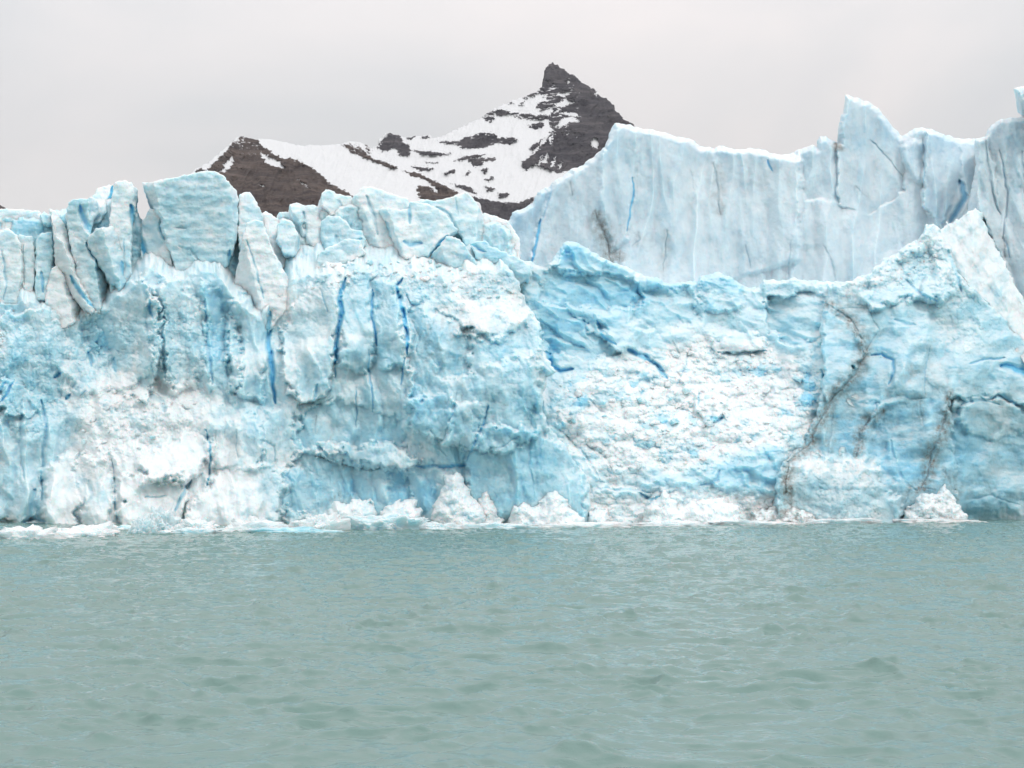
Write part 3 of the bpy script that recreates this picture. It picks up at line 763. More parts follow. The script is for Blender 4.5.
# ------------------------------------------------------------------ front ice cliff
def front_fn(u, v):
    ctrl = [(-60,230,8),(-60,330,6),(-60,430,4),(-60,520,1),(0,230,8),(0,300,7),(0,380,4),(0,450,2),(0,520,0),(50,230,7),(50,300,6),(50,380,5),(50,450,2),(50,520,-2),(110,240,7),(110,300,6.5),(110,360,6),(110,420,0),(110,470,-4),(110,525,-6),
            (170,250,7),(170,310,6),(170,370,3),(170,430,-3),(170,480,-5),(170,525,-6),(230,260,6),(230,320,5),(230,380,1),(230,440,-3),(230,525,-6),(290,270,6),(290,320,5),(290,380,-1),(290,440,-3),(290,480,-4),(290,525,-5.5),
            (340,260,6),(340,300,1),(340,360,-2),(340,420,-3),(340,470,-3.5),(340,520,-4.5),(400,262,6),(400,290,2),(400,340,-4),(400,400,-6),(400,440,-5),(400,480,-5.2),(400,525,-6),(460,270,5),(460,300,0),(460,350,-6),(460,400,-8),(460,440,-7),(460,475,-7.5),(460,525,-8),
            (520,285,6),(520,320,-2),(520,370,-6),(520,420,-7),(520,470,-7.5),(520,525,-8),(570,440,-5),(570,525,-7.5)]
    D = 190 + smooth_field(ctrl, u, v, 21)
    rim = np.interp(u, [-70, 0, 30, 70, 100, 128, 150, 180, 215, 235, 262, 290, 330, 360, 400, 450, 480, 520], [300, 298, 290, 312, 300, 280, 262, 268, 262, 290, 308, 272, 262, 262, 264, 266, 262, 262]) + 5 * fbm(u / 12, v / 40, 3, 170)
    D = D + .30 * np.maximum(rim + 10 - v, 0)
    apron = polym([(72,400),(120,375),(180,385),(215,395),(205,425),(150,450),(110,470),(75,470)], u, v, 16)
    topr = polym([(300,285),(355,258),(480,255),(530,290),(535,320),(470,330),(420,300),(395,275),(340,290),(310,300)], u, v, 12)
    left = polym([(-80,320),(80,320),(200,300),(235,350),(210,400),(100,400),(40,440),(-80,420)], u, v, 20)
    rough = np.clip(apron + topr + .75 * left + .4 * blob(u, v, 520, 350, 30, 40) + .14, 0, 1)
    wu = u + 6 * fbm(u / 45, v / 45, 3, 151); wv = v + 8 * fbm(u / 45 + 20, v / 45, 3, 152)
    sl = -.15
    f0, e0, r0 = facet(wu, wv, 46, 140, 150, 1.8, 2.0, sl)
    f1, e1, r1 = facet(wu, wv, 22, 54, 153, 1.1, 1.4, sl)
    f2, e2, r2 = facet(u, v, 11, 13, 154, .8, 1.0, sl)
    f3, e3, r3 = lumps(u, v, 6.4, 6.0, 155)
    f4, e4, r4 = lumps(u, v, 3.0, 2.8, 156)
    D = D + f0 * 1.25 + f1 * .95 + f2 * (.12 + .38 * rough) + f3 * (.02 + .22 * rough) + f4 * (.01 + .10 * rough) + .42 * fbm(u / 18, v / 18, 4, 157, .42) + .03 * fbm(u / 2.5, v / 2.5, 2, 158)
    # upright flutes on the lower left
    fl = polym([(-80,400),(45,400),(75,460),(70,530),(-80,530)], u, v, 16)
    D = D - fl * 1.3 * (1 - 2 * np.abs(pn(wu / 26 + .1 * pn(u / 9, v / 40, 3), v / 160, 159)))
    blue = .29 + .13 * fbm(u / 40, v / 36, 3, 160) + .10 * (r1 - .5) + .12 * (r2 - .5) + .10 * sstep(.8, .9, r3) * rough - .16 * apron
    blue = blue - .14 * sstep(300, 180, u) * sstep(440, 470, v) * sstep(60, 110, u)
    blue = blue + .10 * blob(u, v, 430, 400, 90, 70) + .12 * sstep(80, 20, u) * sstep(300, 420, v)
    # blue painted along the fracture net: dense ice and light glowing in it
    blue = blue + .16 * np.clip(1 - e1 / .12, 0, 1) * sstep(.35, .9, r0) + .14 * np.clip(1 - e0 / .07, 0, 1)
    dirt = .35 * blob(u, v, 435, 340, 34, 40) * sstep(-.1, .6, fbm(u / 8, v / 8, 4, 161)) + .2 * blob(u, v, 470, 330, 30, 10) + .9 * blob(u, v, 2, 338, 5, 9, 25) * sstep(0, .3, fbm(u / 3, v / 3, 3, 162)) + .35 * blob(u, v, 520, 295, 8, 14)
    facs = [
     ([(96,292),(140,276),(158,300),(160,352),(150,402),(112,392),(100,340)], -1.6, -.07, .01, .03), ([(160,276),(196,284),(206,320),(200,384),(170,392),(160,340)], -1.2, .07, 0, -.02),
     ([(0,316),(46,306),(66,340),(60,400),(20,420),(-10,400)], -1.4, .05, .01, .03), ([(204,290),(232,300),(240,360),(232,402),(210,400)], .9, .08, 0, .10),
     ([(410,300),(440,330),(436,392),(412,400)], .7, -.06, 0, .06), ([(470,372),(530,352),(540,400),(520,440),(480,430)], -1.1, -.04, .02, .04),
     ([(318,276),(326,264),(346,260),(340,300),(335,350),(331,392),(302,402),(283,384),(281,342),(290,312),(305,292)], -2.8, .03, .0, -.06),
     ([(346,262),(370,270),(372,300),(374,350),(368,372),(340,366),(338,310)], -1.6, .02, 0, .06),
     ([(374,280),(394,278),(399,300),(404,330),(405,366),(380,368),(376,330)], -2.0, -.03, 0, .16),
     ([(410,290),(452,300),(500,308),(526,300),(541,326),(541,405),(548,430),(505,452),(450,446),(412,432),(405,362)], -1.2, .0, -.01, .04),
     ([(470,300),(520,296),(532,320),(500,340),(460,330)], -1.0, 0, -.05, -.16),
     ([(436,310),(470,330),(468,372),(440,380),(425,345)], 1.0, .04, 0, .08),
     ([(236,300),(262,290),(278,318),(268,350),(262,402),(232,392),(226,330)], -2.0, .05, 0, -.02),
     ([(150,290),(172,278),(200,300),(205,372),(178,392),(152,372)], -1.2, .02, 0, .0), ([(203,285),(226,290),(228,382),(208,392),(204,340)], -.4, .05, 0, .12),
     ([(42,470),(58,456),(76,452),(80,490),(76,530),(46,530)], -2.6, 0, 0, -.1), ([(80,462),(108,452),(114,480),(112,530),(82,530)], -2.0, .03, 0, .02),
     ([(120,478),(150,472),(182,470),(190,498),(176,530),(120,530)], -2.4, .0, -.03, -.08), ([(140,458),(190,432),(214,442),(210,462),(186,482),(144,480)], -2.0, 0, -.05, -.12),
     ([(206,424),(235,418),(262,408),(266,440),(262,466),(215,470),(208,446)], -1.6, 0, -.02, -.06), ([(214,474),(262,462),(286,470),(280,530),(182,530),(192,500)], -2.4, 0, -.03, -.08),
     ([(266,410),(300,398),(300,452),(285,468),(266,462)], -1.0, 0, 0, -.04),
     ([(292,457),(330,450),(362,462),(398,468),(412,496),(380,520),(310,520),(286,505)], .9, .0, .0, .15),
     ([(288,470),(298,466),(315,469),(319,482),(316,522),(285,522)], -.9, .03, 0, .05), ([(316,440),(350,448),(392,440),(420,462),(404,472),(360,466),(320,458)], -1.4, 0, -.02, -.02),
     ([(395,470),(440,476),(436,510),(405,520),(385,505)], .8, 0, 0, .22),
     ([(482,430),(500,424),(542,432),(576,456),(588,490),(582,530),(470,530),(466,486),(470,450)], -1.2, .0, .01, .20),
     ([(415,462),(466,464),(466,470),(420,474)], .7, 0, 0, .2),
     ([(0,380),(45,395),(60,430),(40,520),(-10,520)], -.6, .02, 0, .05), ([(60,365),(110,350),(150,360),(140,385),(80,395)], -.8, 0, -.04, .0),
     ([(80,320),(110,312),(120,350),(90,362)], .9, 0, 0, .16), ([(290,420),(340,400),(400,420),(405,445),(340,446),(296,452)], .8, 0, 0, .12),
     ([(405,400),(450,395),(455,440),(420,450),(404,432)], -.9, 0.02, 0, .02), ([(455,400),(486,404),(478,440),(462,452),(446,440)], -.9, .02, 0, .04),
    ]
    crk = [
     ([(345,278),(339,298),(341,312),(337,340),(335,364)], 3.6, 3.2, 1.05, 0), ([(271,298),(268,338),(271,360),(273,385),(276,404)], 4.2, 3.2, 1.0, 0), ([(372,290),(372,312),(375,332),(378,346)], 2.6, 2, .95, 0),
     ([(402,279),(396,286),(401,300),(404,316),(407,340),(406,355)], 3.0, 3, 1.1, 0), ([(404,358),(402,386)], 1.5, 1.2, .9, .1), ([(368,350),(369,372),(372,390),(373,412)], 1.8, 1.2, .8, .05), ([(356,388),(357,428)], 1.3, .8, .7, .1),
     ([(316,416),(315,434)], 1.2, .6, .4, .2), ([(458,392),(452,415),(443,440)], 1.3, .7, .5, .05), ([(488,406),(483,425),(477,440),(466,461)], 2.6, 1.4, .8, 0), ([(416,466),(440,467),(466,465)], 3.4, 1.4, .8, 0),
     ([(480,455),(500,448),(520,436)], 1.5, .6, .4, 0), ([(531,470),(533,482),(535,495)], 1.6, .7, .6, 0), ([(320,288),(324,300),(328,312)], 1.4, .7, .6, .2),
     ([(54,378),(60,372)], 3.2, 2, .95, 0), ([(66,399),(70,393)], 3, 2, .95, 0), ([(2,402),(8,390),(14,380)], 2.4, 1.4, .85, 0), ([(-2,393),(6,381)], 2.2, 1.2, .8, 0), ([(88,352),(92,366)], 3, 1.6, .75, 0), ([(114,358),(116,372)], 4, 1.6, .7, 0),
     ([(42,400),(46,430),(42,470),(43,500)], 3.0, 1.8, .65, 0), ([(22,400),(20,440),(24,480)], 2.4, 1.2, .5, 0), ([(34,490),(32,505),(28,522)], 5, 1.8, .65, 0), ([(24,522),(34,518),(46,522)], 4, 3, .7, 0),  # the broad low stroke is an arch of shadow, painted blue
     ([(206,430),(211,450),(210,470),(207,486)], 2.2, 1.6, .75, 0), ([(237,430),(237,458)], 1.2, .7, .4, .15), ([(216,430),(215,455)], 1., .5, .3, .1), ([(191,480),(180,500),(174,512)], 2.8, 1.8, .6, 0), ([(112,458),(114,480),(116,520)], 1.8, 1, .45, 0),  # the stroke slanting down to the left stands for shadow, painted blue
     ([(145,497),(158,498),(166,496)], 2, .8, .5, 0), ([(88,480),(92,495),(86,505)], 4, 1.2, .45, 0), ([(150,395),(162,402),(164,412)], 5, 1.6, .5, 0), ([(104,405),(112,412)], 6, 1.2, .4, 0), ([(165,310),(162,340),(166,380)], 2, 1.2, .5, 0),
     ([(205,300),(207,340),(213,385)], 2.6, 1.5, .6, 0), ([(150,300),(152,320)], 2.6, 1.4, .8, 0), ([(84,300),(86,320)], 1.2, .6, .2, .6), ([(230,330),(226,370),(232,395)], 2, 1.2, .5, 0),
     ([(300,402),(320,405),(332,398)], 2, 1., .4, 0), ([(318,385),(312,404)], 3, 1.2, .5, 0), ([(335,366),(336,378)], 1.6, .8, .7, 0), ([(412,320),(420,336),(416,352)], 2, 1, .5, 0), ([(430,430),(446,456)], 1.8, .7, .4, 0),
     ([(260,440),(274,446),(276,462)], 2, .8, .35, 0), ([(314,456),(340,462),(366,470),(390,466)], 2, 1, .4, .15),
    ]
    D, blue, dirt = apply_list(u, v, D, blue, dirt, crk, facs, 163, 3.0, 3.2, 1.9)
    snow = np.clip(.25 + .6 * apron + .25 * topr + .5 * sstep(290, 220, u) * sstep(420, 450, v), 0, 1)
    dirt = np.maximum(dirt, .4 * blob(u, v, 340, 500, 22, 10) * sstep(0, .5, fbm(u / 6, v / 6, 3, 164)))
    return D, np.clip(blue, 0, 1), np.clip(dirt, 0, 1), snow


cliff = empty('ice_cliff', tuple(P(260, 478, 190)), 'long broken ice cliff with deep blue cracks filling the left half', 'ice cliff')
FRONT = [(-70,268),(0,262),(24,256),(44,262),(60,276),(80,272),(100,268),(115,258),(132,250),(146,240),(160,244),(178,246),(196,250),(214,246),(228,240),(236,252),(246,268),(258,272),(270,262),(284,250),(296,242),(312,244),(325,238),(345,236),(372,240),(400,238),(430,240),(455,240),(478,240),(490,250),(500,258),(512,272),(521,288),(526,303),(535,317),(541,328),(541,342),(546,356),(557,371),(546,378),(542,405),(546,424),(556,434),(570,455),(586,474),(590,500),(588,548),(-70,548)]
slab('cliff_face', FRONT, front_fn, ICE, cliff, step=0.7, thick=26, jag=2.4, jsc=11, bevel=(.7, 3), seed=47, open_bottom=540)


# back ground of the crown: lower ice behind the seracs
def crown_fn(u, v):
    D = 206.5 - 2.5 * sstep(290, 220, u) - .02 * (v - 200) + .8 * fbm(u / 50, v / 60, 3, 171)
    f1, e1, r1 = facet(u, v, 26, 50, 172, 1.4, 1.5, .1); f2, e2, r2 = facet(u, v, 10, 14, 173, .5, .6)
    D = D + f1 + f2 + .3 * fbm(u / 8, v / 8, 4, 174)
    return D, np.clip(.34 + .14 * sstep(300, 200, u) + .15 * fbm(u / 30, v / 30, 3, 175) + .2 * (r1 - .5), 0, 1), 0 * u, .3 + 0 * u  # bluer to the left, painted where gaps between seracs would go dark


slab('crown', [(-70,220),(0,214),(40,216),(70,206),(95,200),(112,195),(128,192),(136,205),(142,222),(150,216),(160,214),(200,210),(236,210),(262,214),(280,218),(300,212),(320,208),(360,200),(400,202),(440,206),(475,212),(486,220),(500,221),(510,228),(520,262),(520,360),(-70,360)],
     crown_fn, ICE, cliff, step=0.8, thick=60, jag=2.0, jsc=9, bevel=(3, 6), seed=48)


# seracs: (outline, distance, planes (u0, v0, d, gu, gv), thickness, blue, cracks, label)
def serac(poly, Y, planes, thick, blue, crk=(), label=None, rough=.4, seed=1, dirt=0.0, snow=.3, gvb=0.0, facs=(), bev=(.25, 1.2)):
    def fn(u, v):
        d = None
        wu = u + 2.0 * fbm(u / 12, v / 12, 4, seed); wv = v + 2.0 * fbm(u / 12 + 9, v / 12, 4, seed + 1)
        for (u0, v0, dd, gu, gv) in planes:
            q = dd + gu * (wu - u0) + gv * (wv - v0)
            d = q if d is None else np.maximum(d, q)
        D = Y + 1.6 + 4.5 * np.tanh(d / 4.5)
        f1, e1, r1 = facet(u, v, 20, 26, seed + 2, .35, .75, -.1); f2, e2, r2 = facet(u, v, 8, 9, seed + 3, .2, .3); f3, e3, r3 = facet(u, v, 3.4, 3.6, seed + 4, .12, .16)
        D = D + f1 * (.4 + .6 * rough) + f2 * (.1 + .8 * rough) + f3 * .5 * rough + .26 * fbm(u / 14, v / 8, 4, seed + 5, .42) + .02 * fbm(u / 2.5, v / 2.5, 2, seed + 6)
        cy = np.asarray(poly, float)[:, 1].mean()
        b = blue + .12 * fbm(u / 22, v / 10, 4, seed + 7) + gvb * (v - cy) / 50.0 + .10 * (r1 - .5) + .06 * (r2 - .5)
        dd = np.zeros(u.shape) + dirt
        D, b, dd = apply_list(u, v, D, b, dd, list(crk), list(facs), seed + 8, 1.6)
        return D, np.clip(b, 0, 1), dd, snow + 0 * u
    o = slab('serac', poly, fn, ICE, cliff, step=0.6, thick=thick, jag=1.0, jsc=6, bevel=bev, seed=seed + 9, side_blue=.7)  # side walls painted blue: dense ice, and glow where gaps would go dark
    if label: o['label'] = label
    return o


# the big tilted slab, its shaded flank turned left
serac([(141.5,183),(148,183),(156,181),(169,178),(178,176.5),(188,174),(206,170.5),(216,172),(224,176),(229,182),(236,190),(238,197),(238,232),(233,250),(228,266),(214,280),(176,280),(171,260),(166,246),(158,220),(148,197)],
      197, [(190,220,0,.025,.005), (166,236,.2,-.85,.24), (230,215,-.2,.42,-.02)], 14, .24, [([(176,227),(186,229)], 1.6, .6, .4, .2), ([(229,250),(230,266)], 4, 2, .8, 0), ([(178,246),(190,250),(200,262)], 2.0, .7, .35, .1)], 'big tilted slab with a flat pale face', rough=.18, seed=500, gvb=.12)
serac([(115,182),(125,180),(131,183),(137,189),(138,196),(135,212),(132,232),(131,262),(135,300),(112,300),(106,262),(110,215),(112,195)], 198, [(123,220,0,.05,-.02), (132,220,-.4,.7,0)], 12, .14, [([(131,205),(134,225),(138,244),(142,255)], 4.2, 2.6, .9, 0), ([(124,240),(123,262)], 1.2, .5, .5, 0)], rough=.22, seed=520, gvb=.1)
serac([(96,192),(99,188),(113,184),(114,190),(110,206),(106,214),(100,222),(86,226),(84,204)], 201, [(102,200,0,.1,-.02), (106,208,0,.02,-.25)], 10, .2, [([(113,186),(110,198),(107,211)], 2.6, 2, 1.05, 0)], rough=.3, seed=540, gvb=.5)
serac([(68,203),(72,199.5),(81,199),(92,197),(97,200),(100,212),(92,222),(90,240),(100,262),(108,280),(104,315),(84,310),(78,280),(70,240),(66,215)], 196, [(85,250,0,-.06,.0), (92,235,-.3,.4,-.05)], 12, .26, [([(80,206),(86,222),(94,236)], 5, 2.2, .72, 0), ([(86,243),(92,252),(100,262),(106,272)], 4.2, 2.4, .85, 0), ([(68,274),(74,284),(83,294)], 4.2, 2.5, 1.0, 0)], rough=.35, seed=560)
serac([(88,238),(96,228),(113,226),(118,236),(124,258),(128,280),(120,290),(106,276),(96,258),(88,246)], 194, [(105,258,0,-.12,.05), (112,255,-.2,.35,-.1)], 8, .26, [([(121,262),(126,280)], 4, 1.5, .75, 0)], 'narrow leaning blue slab', rough=.25, seed=580, gvb=.25)
serac([(50,209),(56,211),(66,228),(74,256),(84,284),(97,309),(92,314),(76,300),(64,280),(55,262),(54,236)], 195, [(70,262,0,-.3,.1), (66,255,0,.6,-.3)], 8, .1, [([(70,275),(78,288),(85,297),(95,309)], 3.4, 2.2, 1.0, 0)], 'thin grey leaning blade', rough=.15, seed=600, snow=.6, dirt=.07)
serac([(46,285),(52,268),(60,262),(68,272),(78,292),(84,318),(60,330),(44,330)], 197, [(62,292,0,-.05,-.03), (66,290,-.1,.3,-.1)], 9, .14, [([(84,300),(84,318)], 1.5, .6, .2, .5)], rough=.25, seed=620, snow=.7)
serac([(-70,212),(-20,210),(0,209),(12,208.5),(28,210),(40,211),(45,216),(40,230),(30,234),(10,236),(-70,240)], 202.5, [(10,222,0,.02,-.06)], 16, .14, rough=.25, seed=640)
serac([(-70,232),(-5,234),(8,228),(18,236),(24,262),(27,300),(20,325),(-70,330)], 198, [(0,280,0,-.02,-.03), (20,270,-.2,.3,0)], 10, .2, [([(2,250),(6,280),(4,300)], 2, .8, .4, 0)], rough=.2, seed=660)
serac([(14,240),(20,234),(33,236),(36,262),(33,292),(22,300),(20,264)], 199, [(26,265,0,.06,-.03), (22,262,-.2,-.3,0)], 8, .2, [([(23,245),(25,285)], 1.6, .7, .3, .1)], rough=.15, seed=680)
serac([(36,240),(42,233),(52,232),(55,245),(54,275),(46,300),(35,300),(36,262)], 198.5, [(45,262,0,.04,-.02), (50,262,-.2,.4,0)], 8, .36, [([(41,272),(43,292)], 2.6, 1, .7, 0)], 'smooth turquoise panel', rough=.12, seed=700)
serac([(40,214),(44,212),(52,216),(56,226),(48,226),(42,222)], 201, [(48,220,0,.1,-.1)], 6, .4, rough=.25, seed=720)
serac([(142,222),(150,208),(158,212),(166,236),(172,262),(176,292),(150,300),(140,275),(141,248)], 199, [(158,250,0,-.06,0)], 8, .25, [([(160,220),(164,240)], 4, 1.5, .6, 0), ([(138,232),(144,250),(146,262)], 4, 2.4, .95, 0)], rough=.4, seed=740)
serac([(239,199),(240,194),(246,192),(250,191),(255,199),(261,210),(266,222),(268,250),(240,258),(238,232)], 201, [(252,220,0,.06,-.05), (256,215,-.2,.35,-.08)], 10, .24, rough=.2, seed=760, gvb=.3)
serac([(228,330),(234,285),(238,262),(243,238),(247,222),(256,219),(263,221),(272,248),(284,270),(291,282),(286,310),(270,330),(262,352),(240,356)], 194, [(262,270,0,.03,-.03), (250,270,.2,-.38,.08), (280,275,-.1,.3,-.12)], 12, .13, [([(247,240),(256,270),(264,300)], 1.6, .6, .2, 0), ([(270,312),(268,330),(264,350)], 4.2, 2.2, .85, 0)], 'pointed pale spire leaning left', rough=.25, seed=780, snow=.5)
serac([(262,214),(266,211),(272,214),(279,220),(282,236),(290,262),(280,272),(268,240)], 202.5, [(274,240,0,.1,-.08)], 10, .06, rough=.2, seed=800, snow=.8)
serac([(277,224),(283,219),(292,221),(299,236),(300,248),(294,256),(284,255),(277,240)], 200, [(287,238,0,.05,-.04), (295,238,-.1,.4,0)], 7, .24, [([(299,238),(298,250)], 1.8, 1, .6, .2)], rough=.2, seed=820, gvb=.35)
serac([(277,216.5),(279,212),(288,212.5),(290,204),(296,202.5),(305,205),(312,205),(318,206.5),(320,198),(322,193),(326,189),(331,190),(336,193),(341,194.5),(352,196),(356,216),(350,262),(300,262),(294,232),(280,224)], 203.5, [(310,225,0,.02,-.05), (295,215,.2,-.25,.1)], 14, .15, [([(304,212),(306,240)], 3, 1, .3, 0), ([(338,200),(344,216)], 3, 1, .35, 0)], rough=.25, seed=840, facs=[([(320,192),(330,189),(338,197),(346,215),(330,216),(322,205)], -1.2, .08, 0, .04), ([(289,205),(300,206),(306,222),(298,225),(290,216)], -.9, .05, 0, .02)])
serac([(321,222),(328,215.5),(338,216),(346,221),(352,229),(362,231),(366,240),(360,262),(318,266),(321,245)], 201, [(340,240,0,-.03,-.05), (326,240,0,-.3,0)], 9, .34, [([(352,244),(362,238)], 2.5, 1, .55, 0), ([(336,236),(340,250)], 4, 1, .5, 0)], 'rounded blue block', rough=.3, seed=860)
serac([(318,254),(330,246),(348,238),(360,240),(366,252),(352,262),(330,272),(314,276)], 197, [(340,258,0,0,-.05)], 7, .28, rough=.55, seed=870, snow=.5)
serac([(352,198),(357,194.5),(360,189),(364,186.3),(372,187),(381,189),(388,192),(398,195.5),(408,199),(410,230),(400,264),(366,264),(356,240)], 202.5, [(378,220,0,.0,-.05), (366,215,.1,-.22,.05)], 12, .14, [([(366,196),(374,215),(378,235)], 3, 1, .25, 0)], rough=.2, seed=880)
serac([(379,210),(386,208),(398,210),(408,209),(410,201),(425,203),(440,210),(450,220),(458,230),(448,236),(438,246),(428,256),(398,260),(390,244),(386,225)], 199, [(420,230,0,.02,-.06), (392,225,.1,-.5,.15)], 10, .2, [([(410,206),(410,224)], 2.6, 1.4, .6, 0), ([(447,236),(438,246),(429,257)], 2.6, 2, 1.1, 0), ([(404,241),(412,244),(422,243)], 4.5, 1.2, .7, 0), ([(386,222),(390,240)], 5, 1.5, .6, 0), ([(452,212),(459,226),(462,236)], 3, 1.4, .55, 0)], 'boxy block with a diagonal blue crack', rough=.3, seed=900)
serac([(415,202),(420,199.5),(432,200),(440,199.5),(448,198),(458,194),(466,192.4),(472,196),(476,202),(480,209),(484,222),(488,246),(470,252),(458,232),(446,216),(430,206)], 203, [(455,215,0,.03,-.06), (475,215,-.2,.45,-.05)], 12, .26, [([(456,198),(458,215)], 1.4, .5, .3, 0), ([(436,206),(448,214),(458,232)], 3, 1.4, .5, 0)], rough=.2, seed=920, gvb=.2)
serac([(431,256),(440,245),(447,236),(456,237),(466,246),(474,258),(478,266),(462,274),(440,272)], 195.5, [(455,256,0,.0,-.03), (445,256,0,-.2,.1)], 7, .34, [([(438,266),(448,268)], 3, 1, .6, 0)], 'wedge shaped blue block', rough=.3, seed=940, gvb=.4)
serac([(478,215),(485,213.5),(494,215.5),(503,218),(509,222),(520,240),(520,262),(500,262),(486,246)], 206, [(498,235,0,.02,-.06)], 12, .05, rough=.2, seed=960, snow=.8)
serac([(470,244),(484,240),(490,246),(505,252),(518,258),(530,265),(532,274),(518,282),(498,276),(482,268)], 197, [(500,262,0,.02,-.06), (505,268,0,-.04,.12)], 8, .36, [([(468,242),(480,250),(486,252)], 3, 1.4, .6, 0), ([(490,262),(505,270)], 4, 1, .4, 0)], 'long low turquoise ridge', rough=.3, seed=980)

# ------------------------------------------------------------------ loose ice
def rock_mesh(name, seed, sub=3, squash=1.0, cuts=14, rough=.06, flat_bottom=True, fr=2.2):
    import bmesh
    rg = np.random.RandomState(seed)
    bm = bmesh.new(); bmesh.ops.create_icosphere(bm, subdivisions=sub, radius=1.0)
    co = np.array([v.co[:] for v in bm.verts]); tris = np.array([[v.index for v in f.verts] for f in bm.faces]); bm.free()
    for _ in range(cuts):
        n = rg.normal(size=3); n /= np.linalg.norm(n)
        d = rg.uniform(.55, .88)
        k = co @ n - d
        co = co - np.maximum(k, 0)[:, None] * n
    a = fbm(co[:, 0] * fr + seed, co[:, 1] * fr + co[:, 2] * 1.7, 5, seed, .6)
    co = co * (1 + rough * 2.2 * a)[:, None]
    co[:, 2] *= squash
    if flat_bottom: co[:, 2] = np.maximum(co[:, 2], -.25)
    return raw_mesh(name, co, tris=tris, smooth=False)


def drop_ice(name, me, mat, loc, sx, sy, sz, rot, label, cat, group=None):
    o = bpy.data.objects.new(name, me)
    if not me.materials: me.materials.append(mat)
    o.location = loc; o.scale = (sx, sy, sz); o.rotation_euler = rot
    COL.objects.link(o)
    return tag(o, label, cat, group)


WHITE_V = [rock_mesh('ice_block', 40 + i, 3, .8, 12, .10) for i in range(7)]
BLUE_V = [rock_mesh('ice_block', 80 + i, 3, .8, 12, .07) for i in range(4)]
for m_ in WHITE_V: m_.materials.append(BLOCK)
for m_ in BLUE_V: m_.materials.append(BLUEBLOCK)
rg = random.Random(11)


def scatter(fn, poly, n, smin, smax, label, group, sink=.25, pb=.25, clip=None):
    pts = []; p = np.asarray(poly, float); tries = 0
    while len(pts) < n and tries < 20000:
        tries += 1
        u = rg.uniform(p[:, 0].min(), p[:, 0].max()); v = rg.uniform(p[:, 1].min(), p[:, 1].max())
        s = smin * (smax / smin) ** (rg.random() ** 2.2)
        if polysdf(poly, np.array([u]), np.array([v]))[0] < 0: continue
        if clip and polysdf(clip, np.array([u]), np.array([v]))[0] < 2.5: continue
        if any((u - a) ** 2 + (v - b) ** 2 < ((s + c) * .65) ** 2 for a, b, c in pts): continue
        pts.append((u, v, s))
    U = np.array([q[0] for q in pts]); V = np.array([q[1] for q in pts]); D = fn(U, V)[0]
    for (u, v, s), d in zip(pts, D):
        r = .5 * s * d / F
        loc = P(u, v, d - sink * r)
        me = rg.choice(BLUE_V) if rg.random() < pb else rg.choice(WHITE_V)
        drop_ice('ice_block', me, BLOCK, loc, r * rg.uniform(.8, 1.4), r * rg.uniform(.8, 1.2), r * rg.uniform(.7, 1.15), (rg.uniform(-.7, .7), rg.uniform(-.7, .7), rg.uniform(0, 6.28)), label, 'ice block', group)


scatter(slope_fn, [(556,385),(600,372),(650,358),(700,352),(760,356),(818,378),(815,410),(790,438),(740,452),(690,466),(620,478),(580,452),(556,420)], 110, 4, 13,
        'small ice block lying on the white rubble slope between cliff and buttress', 'ice blocks on the rubble slope', clip=BOWL)
scatter(front_fn, [(305,292),(318,280),(318,262),(345,262),(395,262),(440,262),(485,275),(520,290),(500,300),(440,290),(405,276),(330,285)], 55, 4, 12,
        'small ice block in the crumbled ledge below the seracs of the ice cliff', 'ice blocks on the cliff ledge', pb=.4, clip=FRONT)
scatter(front_fn, [(80,405),(120,385),(180,392),(205,405),(190,425),(150,445),(110,462),(82,455)], 35, 4, 11,
        'small ice block on the white apron low on the left of the ice cliff', 'ice blocks on the cliff apron', pb=.15, clip=FRONT)
scatter(butt_fn, [(862,285),(900,258),(928,242),(940,260),(915,270),(880,295)], 22, 3, 8,
        'small ice block on the crumbled crest of the ice buttress', 'ice blocks on the buttress crest', pb=.3, clip=BUTT)


# white piles at the water line (each its own traced heap)
def pile(poly, Y, label, seed, dirt=0.0, blue=.14, lean=-.05, bulge=2.0):
    p = np.asarray(poly, float); c = p.mean(0)
    def fn(u, v):
        s = np.maximum(polysdf(poly, u, v), 0)
        f1, e1, r1 = facet(u, v, 15, 14, seed, 1.0, 1.2); f2, e2, r2 = facet(u, v, 6.5, 6, seed + 1, .8, 1.0); f3, e3, r3 = lumps(u, v, 2.8, 2.5, seed + 2)
        D = Y - bulge * (1 - np.exp(-s / 9)) + lean * (v - c[1]) + 1.1 * f1 + .5 * f2 + .10 * f3
        b = blue + .15 * fbm(u / 12, v / 9, 3, seed + 3) + .2 * (r1 - .5) + .15 * (r2 - .5)
        dd = dirt * sstep(-.3, .5, fbm(u / 5, v / 4, 4, seed + 4))
        return D, np.clip(b, 0, 1), dd, .6 + 0 * u
    o = slab('ice_pile', poly, fn, ICE, None, step=0.6, thick=6, jag=3.2, jsc=9, bevel=(1.5, 5), seed=seed + 5, origin=tuple(P(c[0], 519, Y)))
    return tag(o, label, 'ice pile', 'fallen ice piles at the foot of the glacier')


